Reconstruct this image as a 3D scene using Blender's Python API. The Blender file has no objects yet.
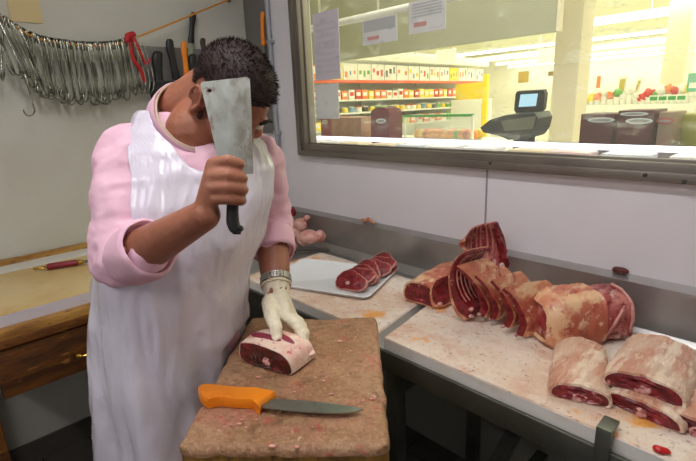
import bpy, bmesh, math, random
from mathutils import Vector, Matrix, noise
random.seed(7)
V = Vector
PI = math.pi
SC = bpy.context.scene
COL = SC.collection

# ------------------------------------------------------------------ camera (solved from the vanishing points of the room)
CAM = V((0, 0, 1.53)); F = 464.0
vv = V((69, 1713, 464.)); rr = V((-463, -107, 464.))
vv -= rr * (vv.dot(rr) / rr.dot(rr))
aU = -vv.normalized(); aX = -rr.normalized(); aY = aU.cross(aX)
def wv(c): return V((aX.dot(c), aY.dot(c), aU.dot(c)))
RT = wv(V((1, 0, 0))); DN = wv(V((0, 1, 0))); FW = wv(V((0, 0, 1)))
def ray(u, v): return RT * (u - 348) + DN * (v - 230.5) + FW * F
def P(u, v, d): return CAM + ray(u, v) * (d / F)
def OZ(u, v, z): r = ray(u, v); return CAM + r * ((z - CAM.z) / r.z)
def OY(u, v, y): r = ray(u, v); return CAM + r * ((y - CAM.y) / r.y)
def OX(u, v, x): r = ray(u, v); return CAM + r * ((x - CAM.x) / r.x)
cd = bpy.data.cameras.new('camera'); cam = bpy.data.objects.new('camera', cd); COL.objects.link(cam)
m3 = Matrix((RT, -DN, -FW)).transposed()
cam.matrix_world = Matrix.Translation(CAM) @ m3.to_4x4()
cd.sensor_width = 36; cd.sensor_fit = 'HORIZONTAL'; cd.lens = F / 696 * 36; cd.clip_start = .02
SC.camera = cam
SC.view_settings.view_transform = 'Standard'; SC.view_settings.look = 'None'
SC.view_settings.gamma = 1; SC.view_settings.use_curve_mapping = False
SC.view_settings.exposure = 0.0

# ------------------------------------------------------------------ materials
def L(r, g, b):
    f = lambda c: (c / 255 / 12.92) if c / 255 <= .04045 else ((c / 255 + .055) / 1.055) ** 2.4
    return (f(r), f(g), f(b), 1)
MATS = {}
def mat(name, col, rough=.5, metal=0, layers=(), bump=None, spec=.5, sss=0, coat=0, emit=None, scale=(1, 1, 1), transp=0, rn=0):
    """layers: (noise scale, colour, lo, hi, amount); bump: (scale, strength)"""
    m = bpy.data.materials.new(name); m.use_nodes = True
    n = m.node_tree.nodes; k = m.node_tree.links; n.clear()
    out = n.new('ShaderNodeOutputMaterial'); b = n.new('ShaderNodeBsdfPrincipled')
    b.inputs['Roughness'].default_value = rough; b.inputs['Metallic'].default_value = metal
    b.inputs['Specular IOR Level'].default_value = spec
    if sss: b.inputs['Subsurface Weight'].default_value = sss; b.inputs['Subsurface Radius'].default_value = (.012, .005, .003); b.inputs['Subsurface Scale'].default_value = .6
    if coat: b.inputs['Coat Weight'].default_value = coat; b.inputs['Coat Roughness'].default_value = .15
    if emit: b.inputs['Emission Color'].default_value = emit[0]; b.inputs['Emission Strength'].default_value = emit[1]
    tc = n.new('ShaderNodeTexCoord'); mp = n.new('ShaderNodeMapping'); mp.inputs['Scale'].default_value = scale
    k.new(tc.outputs['Object'], mp.inputs['Vector'])
    prev = None
    for (s, c, lo, hi, amt) in layers:
        t = n.new('ShaderNodeTexNoise'); t.inputs['Scale'].default_value = s; t.inputs['Detail'].default_value = 5
        t.inputs['Roughness'].default_value = .6
        off = n.new('ShaderNodeVectorMath'); off.operation = 'ADD'; off.inputs[1].default_value = (s * .13 + lo * 7, s * .07, hi * 3)
        k.new(mp.outputs['Vector'], off.inputs[0]); k.new(off.outputs[0], t.inputs['Vector'])
        r = n.new('ShaderNodeMapRange'); r.inputs['From Min'].default_value = lo; r.inputs['From Max'].default_value = hi
        r.inputs['To Max'].default_value = amt; k.new(t.outputs['Fac'], r.inputs['Value'])
        mx = n.new('ShaderNodeMix'); mx.data_type = 'RGBA'
        k.new(r.outputs['Result'], mx.inputs['Factor'])
        if prev is None: mx.inputs['A'].default_value = col
        else: k.new(prev, mx.inputs['A'])
        mx.inputs['B'].default_value = c; prev = mx.outputs['Result']
    if prev is None: b.inputs['Base Color'].default_value = col
    else: k.new(prev, b.inputs['Base Color'])
    if bump:
        t = n.new('ShaderNodeTexNoise'); t.inputs['Scale'].default_value = bump[0]; t.inputs['Detail'].default_value = 4
        k.new(mp.outputs['Vector'], t.inputs['Vector'])
        bp = n.new('ShaderNodeBump'); bp.inputs['Strength'].default_value = bump[1]; bp.inputs['Distance'].default_value = .01
        k.new(t.outputs['Fac'], bp.inputs['Height']); k.new(bp.outputs['Normal'], b.inputs['Normal'])
    if rn:
        t = n.new('ShaderNodeTexNoise'); t.inputs['Scale'].default_value = 9; k.new(mp.outputs['Vector'], t.inputs['Vector'])
        r = n.new('ShaderNodeMapRange'); r.inputs['To Min'].default_value = rough - rn; r.inputs['To Max'].default_value = rough + rn
        k.new(t.outputs['Fac'], r.inputs['Value']); k.new(r.outputs['Result'], b.inputs['Roughness'])
    sh = b.outputs['BSDF']
    if transp:
        tr = n.new('ShaderNodeBsdfTransparent'); ms = n.new('ShaderNodeMixShader'); ms.inputs['Fac'].default_value = transp
        k.new(sh, ms.inputs[1]); k.new(tr.outputs[0], ms.inputs[2]); sh = ms.outputs[0]
    k.new(sh, out.inputs['Surface'])
    MATS[name] = m
    return m
def emat(name, col, strength):
    m = bpy.data.materials.new(name); m.use_nodes = True; n = m.node_tree.nodes; n.clear()
    e = n.new('ShaderNodeEmission'); o = n.new('ShaderNodeOutputMaterial')
    e.inputs[0].default_value = col; e.inputs[1].default_value = strength
    m.node_tree.links.new(e.outputs[0], o.inputs[0]); return m

M_wall = mat('white_wall_panel', L(232, 229, 234), .38, layers=[(1.5, L(220, 217, 220), .4, .7, .6), (60, L(150, 120, 115), .72, .78, .35)], bump=(30, .03))
M_wallL = mat('painted_wall', L(196, 196, 186), .5, layers=[(2.0, L(176, 172, 150), .45, .75, .6), (14, L(150, 120, 95), .70, .76, .5)], bump=(40, .05))
M_ceil = mat('ceiling_paint', L(225, 225, 220), .8)
M_seam = mat('panel_joint', L(150, 146, 150), .6)
M_tile = mat('dark_floor_tile', L(92, 88, 80), .35, layers=[(5, L(70, 64, 58), .4, .7, .7)])
M_grout = mat('grout', L(40, 38, 34), .9)
M_alu = mat('brushed_aluminium', L(142, 135, 126), .38, .7, layers=[(3, L(100, 92, 90), .4, .7, .6)], bump=(200, .02), scale=(1, 1, .1))
M_steel = mat('stainless_steel', L(186, 184, 182), .38, .8, layers=[(4, L(160, 158, 150), .4, .7, .7)], rn=.1)
M_steeld = mat('worn_steel', L(112, 114, 106), .42, .8, layers=[(6, L(80, 80, 72), .4, .7, .7)], rn=.1)
M_chrome = mat('polished_wire', L(178, 180, 170), .22, 1, layers=[(22, L(96, 96, 86), .45, .6, .8)])
M_rib = mat('rib_bone', L(208, 146, 134), .42, layers=[(30, L(164, 78, 74), .45, .65, .8)], bump=(60, .2))
M_blade = mat('blade_steel', L(196, 202, 196), .38, .8, layers=[(16, L(140, 128, 108), .48, .66, .75), (34, L(212, 218, 214), .5, .62, .6), (60, L(150, 100, 84), .62, .68, .6)], scale=(1, 1, .5), bump=(30, .25), rn=.1)
M_kblade = mat('knife_blade_steel', L(150, 158, 148), .3, .9, layers=[(30, L(120, 118, 108), .5, .7, .5)])
M_pboard = mat('white_cutting_board', L(232, 220, 206), .5, layers=[(4, L(216, 184, 158), .42, .62, .8), (11, L(206, 156, 132), .50, .66, .6), (28, L(228, 210, 194), .50, .64, .7), (55, L(164, 108, 84), .60, .70, .6), (7, L(228, 152, 40), .585, .65, .85), (120, L(110, 56, 42), .62, .69, .8)], bump=(60, .25))
M_pbside = mat('white_board_edge', L(226, 222, 216), .45, layers=[(12, L(200, 178, 160), .5, .75, .6)], bump=(40, .1))
M_wood = mat('butcher_block_wood', L(166, 130, 96), .6, layers=[(6, L(142, 100, 66), .42, .60, .9), (9, L(182, 116, 98), .48, .66, .7), (70, L(128, 86, 60), .46, .62, .55), (150, L(190, 150, 116), .50, .66, .5), (22, L(104, 70, 44), .58, .68, .75), (34, L(176, 72, 62), .60, .68, .7), (120, L(92, 50, 38), .62, .70, .6), (55, L(226, 186, 166), .67, .72, .7)], bump=(80, .6), scale=(1, 1, 1))
M_woods = mat('block_side_wood', L(150, 112, 44), .55, layers=[(9, L(84, 58, 28), .42, .65, .9), (40, L(40, 28, 18), .55, .7, .8)], bump=(50, .4), scale=(1.5, 1.5, .4))
M_ply = mat('yellow_block_base', L(176, 134, 36), .5, layers=[(8, L(130, 92, 30), .45, .7, .8)], scale=(2, 2, .3))
M_oldw = mat('old_stained_wood', L(112, 66, 22), .42, layers=[(7, L(62, 34, 14), .4, .62, .95), (22, L(176, 128, 62), .60, .70, .8), (70, L(38, 22, 10), .56, .66, .7)], bump=(60, .25), scale=(2.5, .5, 2.5))
M_oldl = mat('worn_wood_lip', L(178, 134, 66), .42, layers=[(9, L(120, 76, 28), .42, .66, .9), (50, L(70, 40, 16), .58, .68, .7)], bump=(60, .2), scale=(2, .5, 2))
M_slab = mat('yellowed_work_slab', L(204, 182, 134), .5, layers=[(2.6, L(188, 150, 84), .40, .62, .85), (9, L(200, 170, 110), .5, .7, .6), (50, L(150, 100, 60), .63, .72, .6)], bump=(60, .15))
M_slabe = mat('pale_slab_edge', L(204, 198, 206), .45, layers=[(8, L(190, 176, 170), .5, .75, .7)])
M_slabb = mat('clean_slab_strip', L(206, 204, 196), .45)
M_brass = mat('brass', L(176, 140, 60), .28, 1)
M_skin = mat('skin', L(160, 102, 77), .48, layers=[(14, L(138, 82, 62), .42, .7, .7), (60, L(186, 112, 96), .55, .75, .5)], bump=(140, .12), sss=.12)
M_hair = mat('dark_brown_hair', L(44, 31, 29), .65, layers=[(60, L(64, 48, 44), .5, .7, .7)], spec=.3)
M_eye = mat('eye', L(225, 220, 212), .2, layers=[])
M_lip = mat('lips', L(160, 84, 76), .45)
M_shirt = mat('pink_shirt_cloth', L(230, 186, 204), .75, layers=[(7, L(218, 166, 190), .4, .66, .7), (900, L(244, 205, 220), .4, .6, .4)], bump=(900, .05))
M_cream = mat('cream_collar_lining', L(226, 214, 186), .75)
M_black = mat('black_cotton', L(22, 21, 22), .8)
M_trs = mat('white_work_trousers', L(214, 214, 220), .8)
M_shoe = mat('white_rubber_clogs', L(200, 200, 200), .5)
M_apron = mat('white_plastic_apron', L(234, 228, 242), .26, layers=[(40, L(196, 90, 90), .72, .75, .5)], transp=.15, coat=.4, bump=(22, .32))
M_glove = mat('cream_latex', L(228, 219, 196), .48, layers=[(40, L(216, 200, 168), .45, .7, .6), (30, L(200, 110, 100), .70, .76, .5)], sss=.1, bump=(90, .1))
M_lean = mat('raw_red_meat', L(118, 24, 32), .32, layers=[(20, L(158, 44, 50), .44, .60, .8), (42, L(84, 12, 18), .48, .62, .8), (26, L(214, 150, 140), .60, .66, .7)], bump=(55, .6), sss=.06, spec=.5)
M_leanl = mat('pale_red_meat', L(160, 60, 62), .36, layers=[(16, L(206, 132, 120), .46, .60, .85), (40, L(112, 24, 30), .50, .62, .85), (22, L(226, 184, 170), .58, .65, .8)], bump=(60, .5), scale=(1.6, .7, 1))
M_dark = mat('dark_aged_meat', L(104, 34, 30), .36, layers=[(24, L(60, 34, 24), .44, .56, .9), (38, L(160, 44, 48), .53, .62, .9), (50, L(224, 186, 170), .60, .66, .8)], bump=(60, .7))
M_fat = mat('lamb_fat_cover', L(214, 182, 158), .42, layers=[(10, L(198, 136, 110), .44, .58, .85), (13, L(236, 214, 190), .48, .58, .9), (24, L(190, 100, 84), .58, .66, .6), (60, L(140, 40, 42), .67, .70, .7), (48, L(236, 214, 194), .56, .66, .5)], bump=(50, .6), scale=(1.9, .45, 1.3), sss=.06)
M_fato = mat('orange_fat_skin', L(208, 138, 104), .42, layers=[(8, L(182, 92, 70), .42, .58, .85), (13, L(226, 188, 146), .50, .60, .85), (24, L(160, 54, 50), .58, .65, .8), (40, L(236, 206, 180), .60, .67, .7)], bump=(50, .4), sss=.06, scale=(1.3, .7, 1))
M_fatr = mat('chop_fat_rim', L(206, 150, 138), .42, layers=[(40, L(170, 84, 80), .46, .6, .8)])
M_fatw = mat('white_fat', L(230, 203, 188), .42, layers=[(20, L(218, 160, 146), .48, .62, .7), (60, L(176, 38, 46), .60, .65, .85)], bump=(60, .2), sss=.08)
M_bone = mat('bone', L(226, 198, 186), .4, layers=[(40, L(196, 110, 104), .5, .7, .7)], bump=(90, .3))
M_orange = mat('orange_plastic', L(245, 140, 16), .38, layers=[(25, L(225, 110, 10), .55, .72, .7)])
M_bplas = mat('black_plastic', L(26, 27, 28), .42)
M_bgreen = mat('dark_grey_plastic', L(52, 54, 50), .5)
M_red = mat('red_plastic', L(186, 26, 34), .4)
M_redh = mat('dark_red_handle', L(128, 28, 42), .45, layers=[(60, L(90, 18, 30), .5, .7, .6)])
M_cord = mat('ochre_cord', L(206, 140, 40), .6)
M_tray = mat('white_plastic_tray', L(232, 234, 236), .32)
M_tan = mat('tan_paper', L(206, 186, 140), .8)
M_grey = mat('grey_sheet_panel', L(122, 119, 116), .5, .2)
M_greyl = mat('light_grey_pipe', L(160, 165, 170), .4)
M_paper = mat('notice_paper', L(226, 226, 220), .7, layers=[])

# ------------------------------------------------------------------ mesh helpers
class B:
    """collects shapes into one mesh (world coordinates)"""
    def __init__(s): s.bm = bmesh.new()
    def box(s, c, size, rot=None, bevel=0):
        m = Matrix.Translation(c) @ (rot.to_4x4() if rot else Matrix()) @ Matrix.Diagonal((*size, 1))
        r = bmesh.ops.create_cube(s.bm, size=1, matrix=m)
        if bevel:
            es = list({e for v in r['verts'] for e in v.link_edges})
            bmesh.ops.bevel(s.bm, geom=es, offset=bevel, segments=2, affect='EDGES', profile=.6)
        return s
    def loft(s, rings, cap=True, closed=True):
        vs = [[s.bm.verts.new(p) for p in r] for r in rings]
        n = len(rings[0])
        for a, b in zip(vs, vs[1:]):
            for i in range(n if closed else n - 1):
                s.bm.faces.new((a[i], a[(i + 1) % n], b[(i + 1) % n], b[i]))
        if cap:
            s.bm.faces.new(list(reversed(vs[0]))); s.bm.faces.new(vs[-1])
        return vs
    def tube(s, pts, r, n=8, cap=True):
        pts = [V(p) for p in pts]; rs = r if isinstance(r, (list, tuple)) else [r] * len(pts)
        rings = []; up = None
        for i, p in enumerate(pts):
            t = (pts[min(i + 1, len(pts) - 1)] - pts[max(i - 1, 0)]).normalized()
            if up is None: up = t.orthogonal().normalized()
            up = (up - t * up.dot(t));
            up = up.normalized() if up.length > 1e-6 else t.orthogonal().normalized()
            w = t.cross(up)
            rings.append([p + (up * math.cos(a) + w * math.sin(a)) * rs[i] for a in [2 * PI * j / n for j in range(n)]])
        s.loft(rings, cap); return s
    def ell(s, c, ax, rad, seg=24, rings=14):
        m = Matrix.Translation(c) @ Matrix((ax[0], ax[1], ax[2])).transposed().to_4x4() @ Matrix.Diagonal((*rad, 1))
        bmesh.ops.create_uvsphere(s.bm, u_segments=seg, v_segments=rings, radius=1, matrix=m); return s
    def sph(s, c, r, seg=16): return s.ell(c, (V((1, 0, 0)), V((0, 1, 0)), V((0, 0, 1))), (r, r, r), seg, max(8, seg // 2))
    def cone(s, p0, r0, p1, r1, n=20):
        p0, p1 = V(p0), V(p1)
        s.sph(p0, r0); s.sph(p1, r1)
        t = (p1 - p0).normalized(); u = t.orthogonal().normalized(); w = t.cross(u)
        s.loft([[p + (u * math.cos(a) + w * math.sin(a)) * r for a in [2 * PI * j / n for j in range(n)]] for p, r in ((p0, r0), (p1, r1))])
        return s
    def chain(s, pr):
        for (a, ra), (b, rb) in zip(pr, pr[1:]): s.cone(a, ra, b, rb)
        return s
    def prism(s, pts, d):
        """flat outline pts thickened by vector d"""
        d = V(d); s.loft([[V(p) for p in pts], [V(p) + d for p in pts]]); return s
    def mesh(s, name):
        bmesh.ops.recalc_face_normals(s.bm, faces=s.bm.faces[:])
        me = bpy.data.meshes.new(name); s.bm.to_mesh(me); s.bm.free(); return me
def wloc(o):
    p = V((0, 0, 0))
    while o is not None: p += o.location; o = o.parent
    return p
def put(name, me, m, parent=None, smooth=True, autos=None):
    o = bpy.data.objects.new(name, me); COL.objects.link(o)
    if parent is not None:
        o.parent = parent; off = wloc(parent)
        if off.length: me.transform(Matrix.Translation(-off))
    me.materials.clear(); me.materials.append(m)
    if smooth:
        me.polygons.foreach_set('use_smooth', [True] * len(me.polygons))
        if autos: me.set_sharp_from_angle(angle=math.radians(autos))
    return o
def obj(name, b, m, parent=None, smooth=True, autos=40): return put(name, b.mesh(name), m, parent, smooth, autos)
def tag(o, label, cat, group=None, kind=None):
    if label: o['label'] = label
    if cat: o['category'] = cat
    if group: o['group'] = group
    if kind: o['kind'] = kind
    return o
def thing(name, loc, label, cat, group=None):
    o = bpy.data.objects.new(name, None); COL.objects.link(o); o.location = loc; o.empty_display_size = .05
    return tag(o, label, cat, group)
def dup(src, loc, rot=None, label=None, scale=None):
    c = src.copy(); COL.objects.link(c); c.location = loc
    if rot is not None: c.rotation_euler = rot
    if scale: c.scale = scale
    if label: c['label'] = label
    for ch in list(src.children):
        d = ch.copy(); COL.objects.link(d); d.parent = c
        for g in list(ch.children):
            e = g.copy(); COL.objects.link(e); e.parent = d
    return c
def struct(name, b, m, parent=None, smooth=False):
    o = obj(name, b, m, parent, smooth)
    if parent is None: o['kind'] = 'structure'
    return o
def remesh(b, voxel, it=3, fac=.5):
    me = b.mesh('tmp'); o = bpy.data.objects.new('tmp', me); COL.objects.link(o)
    r = o.modifiers.new('r', 'REMESH'); r.mode = 'VOXEL'; r.voxel_size = voxel
    s = o.modifiers.new('s', 'SMOOTH'); s.iterations = it; s.factor = fac
    dg = bpy.context.evaluated_depsgraph_get()
    res = bpy.data.meshes.new_from_object(o.evaluated_get(dg))
    bpy.data.objects.remove(o); bpy.data.meshes.remove(me); return res
def wob(me, amp, sc, stretch=(1, 1, 1), seed=0, ridge=False, f=None):
    vs = me.vertices; nr = [v.normal.copy() for v in vs]
    for v, n in zip(vs, nr):
        p = V((v.co.x * stretch[0], v.co.y * stretch[1], v.co.z * stretch[2])) * sc + V((seed * 3.7, seed * 1.3, seed))
        q = noise.noise(p) + .5 * noise.noise(p * 2.1)
        if ridge: q = .5 - abs(q) * 1.6
        v.co += n * (amp * q * (f(v.co) if f else 1))
    me.update()
def lerp(a, b, t): return a + (b - a) * t
def crv(pts, n):
    """catmull-rom through pts"""
    pts = [V(p) for p in pts]; out = []
    for i in range(len(pts) - 1):
        p0 = pts[max(i - 1, 0)]; p1 = pts[i]; p2 = pts[i + 1]; p3 = pts[min(i + 2, len(pts) - 1)]
        for j in range(n):
            t = j / n
            out.append(.5 * ((2 * p1) + (p2 - p0) * t + (2 * p0 - 5 * p1 + 4 * p2 - p3) * t * t + (3 * p1 - p0 - 3 * p2 + p3) * t ** 3))
    out.append(pts[-1]); return out

# ================================================================== THE ROOM
W = 1.53; XL = -2.34; XR = 1.6; YB = -2.2; HC = 2.75
wx0, wx1, wz0, wz1 = -1.92, .45, 1.295, 2.35      # the window opening
b = B()
b.box(((XL + XR) / 2, W + .05, wz0 / 2), (XR - XL, .1, wz0))
b.box(((XL + wx0) / 2, W + .05, (wz0 + HC) / 2), (wx0 - XL, .1, HC - wz0))
b.box(((XR + wx1) / 2, W + .05, (wz0 + HC) / 2), (XR - wx1, .1, HC - wz0))
b.box(((wx0 + wx1) / 2, W + .05, (wz1 + HC) / 2), (wx1 - wx0, .1, HC - wz1))
struct('wall_front', b, M_wall)
b = B(); b.box((XL - .05, (YB + W) / 2 + .05, HC / 2), (.1, W - YB + .3, HC)); struct('wall_left', b, M_wallL)
b = B(); b.box((XR + .05, (YB + W) / 2 + .05, HC / 2), (.1, W - YB + .3, HC)); struct('wall_right', b, M_wall)
b = B(); b.box(((XL + XR) / 2, YB - .05, HC / 2), (XR - XL, .1, HC)); struct('wall_back', b, M_wall)
b = B(); b.box(((XL + XR) / 2, (YB + W) / 2, HC + .03), (XR - XL + .2, W - YB + .2, .06)); struct('ceiling', b, M_ceil)
b = B(); b.box(((XL + XR) / 2, (YB + W) / 2, -.06), (XR - XL + .2, W - YB + .2, .1)); fl = struct('floor', b, M_grout)
b = B()
x = XL
while x < XR:
    y = YB
    while y < W:
        x2, y2 = min(x + .2, XR), min(y + .2, W)
        b.box(((x + x2) / 2, (y + y2) / 2, -.006), (x2 - x - .006, y2 - y - .006, .012)); y += .2
    x += .2
struct('floor_tiles', b, M_tile)['kind'] = 'structure'
b = B(); b.box((XL + .006, (YB + W) / 2, .05), (.012, W - YB, .1)); struct('baseboard_left', b, M_tile)
b = B(); b.box(((XL + XR) / 2, W - .004, .40), (XR - XL, .006, .80)); struct('shade_panel_front', b, mat('under_counter_shade_grey', L(128, 128, 116), .5))  # added sheet; its darker grey paints in the shade under the counter
b = B(); b.box((-.859, W - .001, (wz0 + .8) / 2), (.006, .004, wz0 - .8)); struct('trim_1', b, M_seam)
# window frame: stepped aluminium profile around the opening
wf = None
fr = B()
def bar(x0, x1, z0, z1, y0, y1): fr.box(((x0 + x1) / 2, (y0 + y1) / 2, (z0 + z1) / 2), (x1 - x0, y1 - y0, z1 - z0), bevel=.003)
fw = .048
bar(wx0, wx1, wz0, wz0 + fw, W - .022, W + .010); bar(wx0, wx1, wz1 - fw, wz1, W - .022, W + .03)
bar(wx0, wx0 + fw, wz0 + .001, wz1 - .001, W - .0225, W + .0295); bar(wx1 - fw, wx1, wz0 + .001, wz1 - .001, W - .0225, W + .0295)
bar(wx0 - .004, wx1, wz0 - .006, wz0 + .022, W - .034, W - .002); bar(wx0 - .004, wx0 + .022, wz0 - .0055, wz1, W - .0335, W - .002)
fq = .056
bar(wx0 + .02, wx1, wz0 + fw - .01, wz0 + fq, W + .004, W + .016); bar(wx0 + fw - .01, wx0 + fq, wz0 + .03, wz1, W + .0055, W + .0495)
wf = obj('window_1', fr, M_alu, None, True, 30); wf['kind'] = 'structure'
sc_ = B()
for u, v in ((645, 175), (490, 163), (684, 182)):
    p = OY(u, v, W - .036); sc_.ell(p, (V((1, 0, 0)), V((0, 1, 0)), V((0, 0, 1))), (.006, .004, .006), 10, 6)
obj('frame_screws', sc_, M_bgreen, wf)
# the pane: clear, faintly reflecting, with a film of smears near the sill
gm = bpy.data.materials.new('window_glass'); gm.use_nodes = True; n = gm.node_tree.nodes; k = gm.node_tree.links; n.clear()
o_ = n.new('ShaderNodeOutputMaterial'); tr = n.new('ShaderNodeBsdfTransparent'); gl = n.new('ShaderNodeBsdfGlossy'); gl.inputs['Roughness'].default_value = .02
lw = n.new('ShaderNodeLayerWeight'); lw.inputs['Blend'].default_value = .12
ml = n.new('ShaderNodeMath'); ml.operation = 'MULTIPLY'; ml.inputs[1].default_value = .5; k.new(lw.outputs['Fresnel'], ml.inputs[0])
mx = n.new('ShaderNodeMixShader'); k.new(ml.outputs[0], mx.inputs[0]); k.new(tr.outputs[0], mx.inputs[1]); k.new(gl.outputs[0], mx.inputs[2])
tl = n.new('ShaderNodeBsdfTranslucent'); tl.inputs[0].default_value = (.9, .93, .95, 1)
tc = n.new('ShaderNodeTexCoord'); tx = n.new('ShaderNodeTexNoise'); tx.inputs['Scale'].default_value = 9; tx.inputs['Detail'].default_value = 8; tx.inputs['Roughness'].default_value = .7
mpg = n.new('ShaderNodeMapping'); mpg.inputs['Scale'].default_value = (1, 1, 2.2); k.new(tc.outputs['Object'], mpg.inputs[0]); k.new(mpg.outputs[0], tx.inputs[0])
mr = n.new('ShaderNodeMapRange'); mr.inputs[1].default_value = .54; mr.inputs[2].default_value = .80; mr.inputs[4].default_value = .3; k.new(tx.outputs[0], mr.inputs[0])
ad = n.new('ShaderNodeMath'); ad.operation = 'ADD'; ad.inputs[1].default_value = .035; k.new(mr.outputs[0], ad.inputs[0])
m2 = n.new('ShaderNodeMixShader'); k.new(ad.outputs[0], m2.inputs[0]); k.new(mx.outputs[0], m2.inputs[1]); k.new(tl.outputs[0], m2.inputs[2]); k.new(m2.outputs[0], o_.inputs[0])
b = B(); b.box(((wx0 + wx1) / 2, W + .0125, (wz0 + wz1) / 2), (wx1 - wx0 - .08, .001, wz1 - wz0 - .08))
obj('window_pane', b, gm, wf)

# grey sheet panel, pipe, hose hook beside the window
b = B(); b.box(((XL + -2.135) / 2 + .002, W - .008, 2.05), (-2.135 - XL - .006, .016, 1.31), bevel=.003)
tag(obj('wall_panel', b, M_grey), 'narrow grey sheet panel on the corner left of the window', 'panel')
p = thing('conduit_pipe', (-2.118, W - .016, 1.08), 'light grey conduit pipe running down the wall beside the window', 'pipe')
b = B(); b.tube([(-2.118, W - .015, 1.02), (-2.118, W - .015, 2.7)], .0125, 12); obj('pipe', b, M_greyl, p)
for z in (1.40, 1.86, 2.4):
    b = B(); b.box((-2.118, W - .012, z), (.05, .024, .018), bevel=.004); obj('pipe_clip', b, M_greyl, p)
b = B(); b.tube(crv([(-2.115, W - .02, 1.385), (-2.112, W - .035, 1.345), (-2.095, W - .05, 1.332), (-2.078, W - .05, 1.345), (-2.07, W - .045, 1.39)], 5), .0055, 8)
b.sph((-2.07, W - .045, 1.394), .0085); b.box((-2.115, W - .012, 1.38), (.018, .024, .04), bevel=.003)
tag(obj('wall_hook', b, M_greyl), 'small pale wall hook beside the pipe under the grey panel', 'hook')
# tan paper upper left
b = B(); b.box((XL + .003, .495, 1.99), (.003, .11, .18)); tag(obj('paper_sheet', b, M_tan), 'yellowed paper square taped to the wall above the hooks', 'paper')
def area(name, loc, size, e, col, rot):
    l = bpy.data.lights.new(name, 'AREA'); l.shape = 'RECTANGLE'; l.size, l.size_y = size; l.energy = e; l.color = col
    o = bpy.data.objects.new(name, l); COL.objects.link(o); o.location = loc; o.rotation_euler = rot; return o
# lamp over the block, plus one added behind the camera to light front faces
for (lx, ly, en, lb) in ((-.6, .3, 13.5, 'white twin tube ceiling lamp over the butcher block'), (-.5, -1.2, 11, 'white twin tube lamp added out of view behind the camera to light front faces')):
    p = thing('ceiling_lamp', (lx, ly, HC), lb, 'lamp', 'ceiling lamps')
    b = B(); b.box((lx, ly, HC - .03), (1.3, .22, .06), bevel=.01); obj('lamp_housing', b, M_ceil, p)
    for dy in (-.05, .05):
        b = B(); b.tube([(lx - .6, ly + dy, HC - .085), (lx + .6, ly + dy, HC - .085)], .016, 12); obj('lamp_tube', b, emat('room_tube', (1, .98, .97, 1), 12), p)
    area('room_lamp_light', (lx, ly, HC - .11), (1.2, .2), en, (1, .97, .98), (0, 0, 0))

# ================================================================== STEEL COUNTER WITH BOARDS
ZS = .822; CF = .918
ct = thing('steel_counter', (-.85, 1.2, 0), 'long stainless steel counter with raised back along the window wall', 'counter')
cx0, cx1 = -2.33, .75
b = B(); b.box(((cx0 + cx1) / 2, (CF + 1.495) / 2, ZS - .012), (cx1 - cx0, 1.495 - CF, .024), bevel=.004)
obj('counter_top', b, M_steel, ct)
b = B(); b.box(((cx0 + cx1) / 2, CF - .006, ZS - .022), (cx1 - cx0, .012, .062), bevel=.004); obj('front_edge', b, M_steeld, ct)
b = B()
prof = [(1.462, ZS), (1.478, ZS + .012), (1.490, ZS + .03), (1.496, ZS + .165), (1.528, ZS + .178), (1.528, ZS + .165), (1.506, ZS + .15), (1.506, ZS - .01), (1.462, ZS - .01)]
b.loft([[V((xx, y, z)) for y, z in prof] for xx in (cx0, cx1)]); obj('backsplash', b, M_steel, ct, True, 30)
for xx in (-2.1, -.82, .55):
    for yy in (.96, 1.43):
        b = B(); b.box((xx, yy, ZS / 2 - .02), (.042, .042, ZS - .04), bevel=.003); obj('leg', b, M_steeld, ct)
b = B(); b.box((-.78, 1.2, .70), (1.3 * 2, .03, .04)); b.box((-.82, 1.2, .68), (.03, .45, .04)); b.box((-.775, 1.43, .45), (2.66, .03, .04)); b.box((.55, 1.2, .3), (.03, .45, .04)); obj('cross_rail', b, M_steeld, ct)
b = B(); b.box((-.55, 1.2, .52), (.04, .5, .03), Matrix.Rotation(.5, 3, 'X')); b.box((-.55, 1.3, .28), (.04, .3, .03)); obj('brace', b, M_steeld, ct)
b = B()
q = OY(604, 440, .91)
b.box((q.x, .905, q.z - .022), (.03, .012, .1), bevel=.004); b.box((q.x, .925, q.z + .026), (.03, .05, .01), bevel=.003)
obj('clamp', b, M_steeld, ct)
def board(name, outline, z0, z1, label):
    t = thing(name, (outline[0][0], outline[0][1], z0), label, 'cutting board', 'white cutting boards on the counter')
    pts = []
    n = len(outline)
    for i in range(n):
        a = V(outline[i]).to_2d(); c = V(outline[(i + 1) % n]).to_2d()
        for j in range(20): pts.append(a.lerp(c, j / 20))
    rings = []
    cen = sum((V((q.x, q.y, 0)) for q in pts), V()) / len(pts)
    for dz, ins in ((z0, 0), (z1 - .004, 0), (z1, .004)):
        rr_ = []
        for q in pts:
            w_ = .002 * noise.noise(V((q.x * 30, q.y * 30, dz * 3)))
            d_ = (cen - V((q.x, q.y, 0))); d_.normalize()
            rr_.append(V((q.x, q.y, dz)) + d_ * (ins + w_))
        rings.append(rr_)
    bb = B(); bb.loft(rings[:2], cap=True); obj('board_edge', bb, M_pbside, t, True, 40)
    bb = B(); bb.loft([[p + V((0, 0, -.0005)) for p in rings[1]], rings[2]], cap=True); obj('board_face', bb, M_pboard, t, True, 30)
    return t
board('cutting_board', [(-1.62, .932), (-.872, .932), (-.938, 1.36), (-1.62, 1.36)], ZS, .858, 'scraped white cutting board under the tray at the left of the counter')
board('cutting_board', [(-.836, .924), (.7, .924), (.7, 1.43), (-.915, 1.43)], ZS, .862, 'long stained white cutting board under the lamb pieces')

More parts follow.
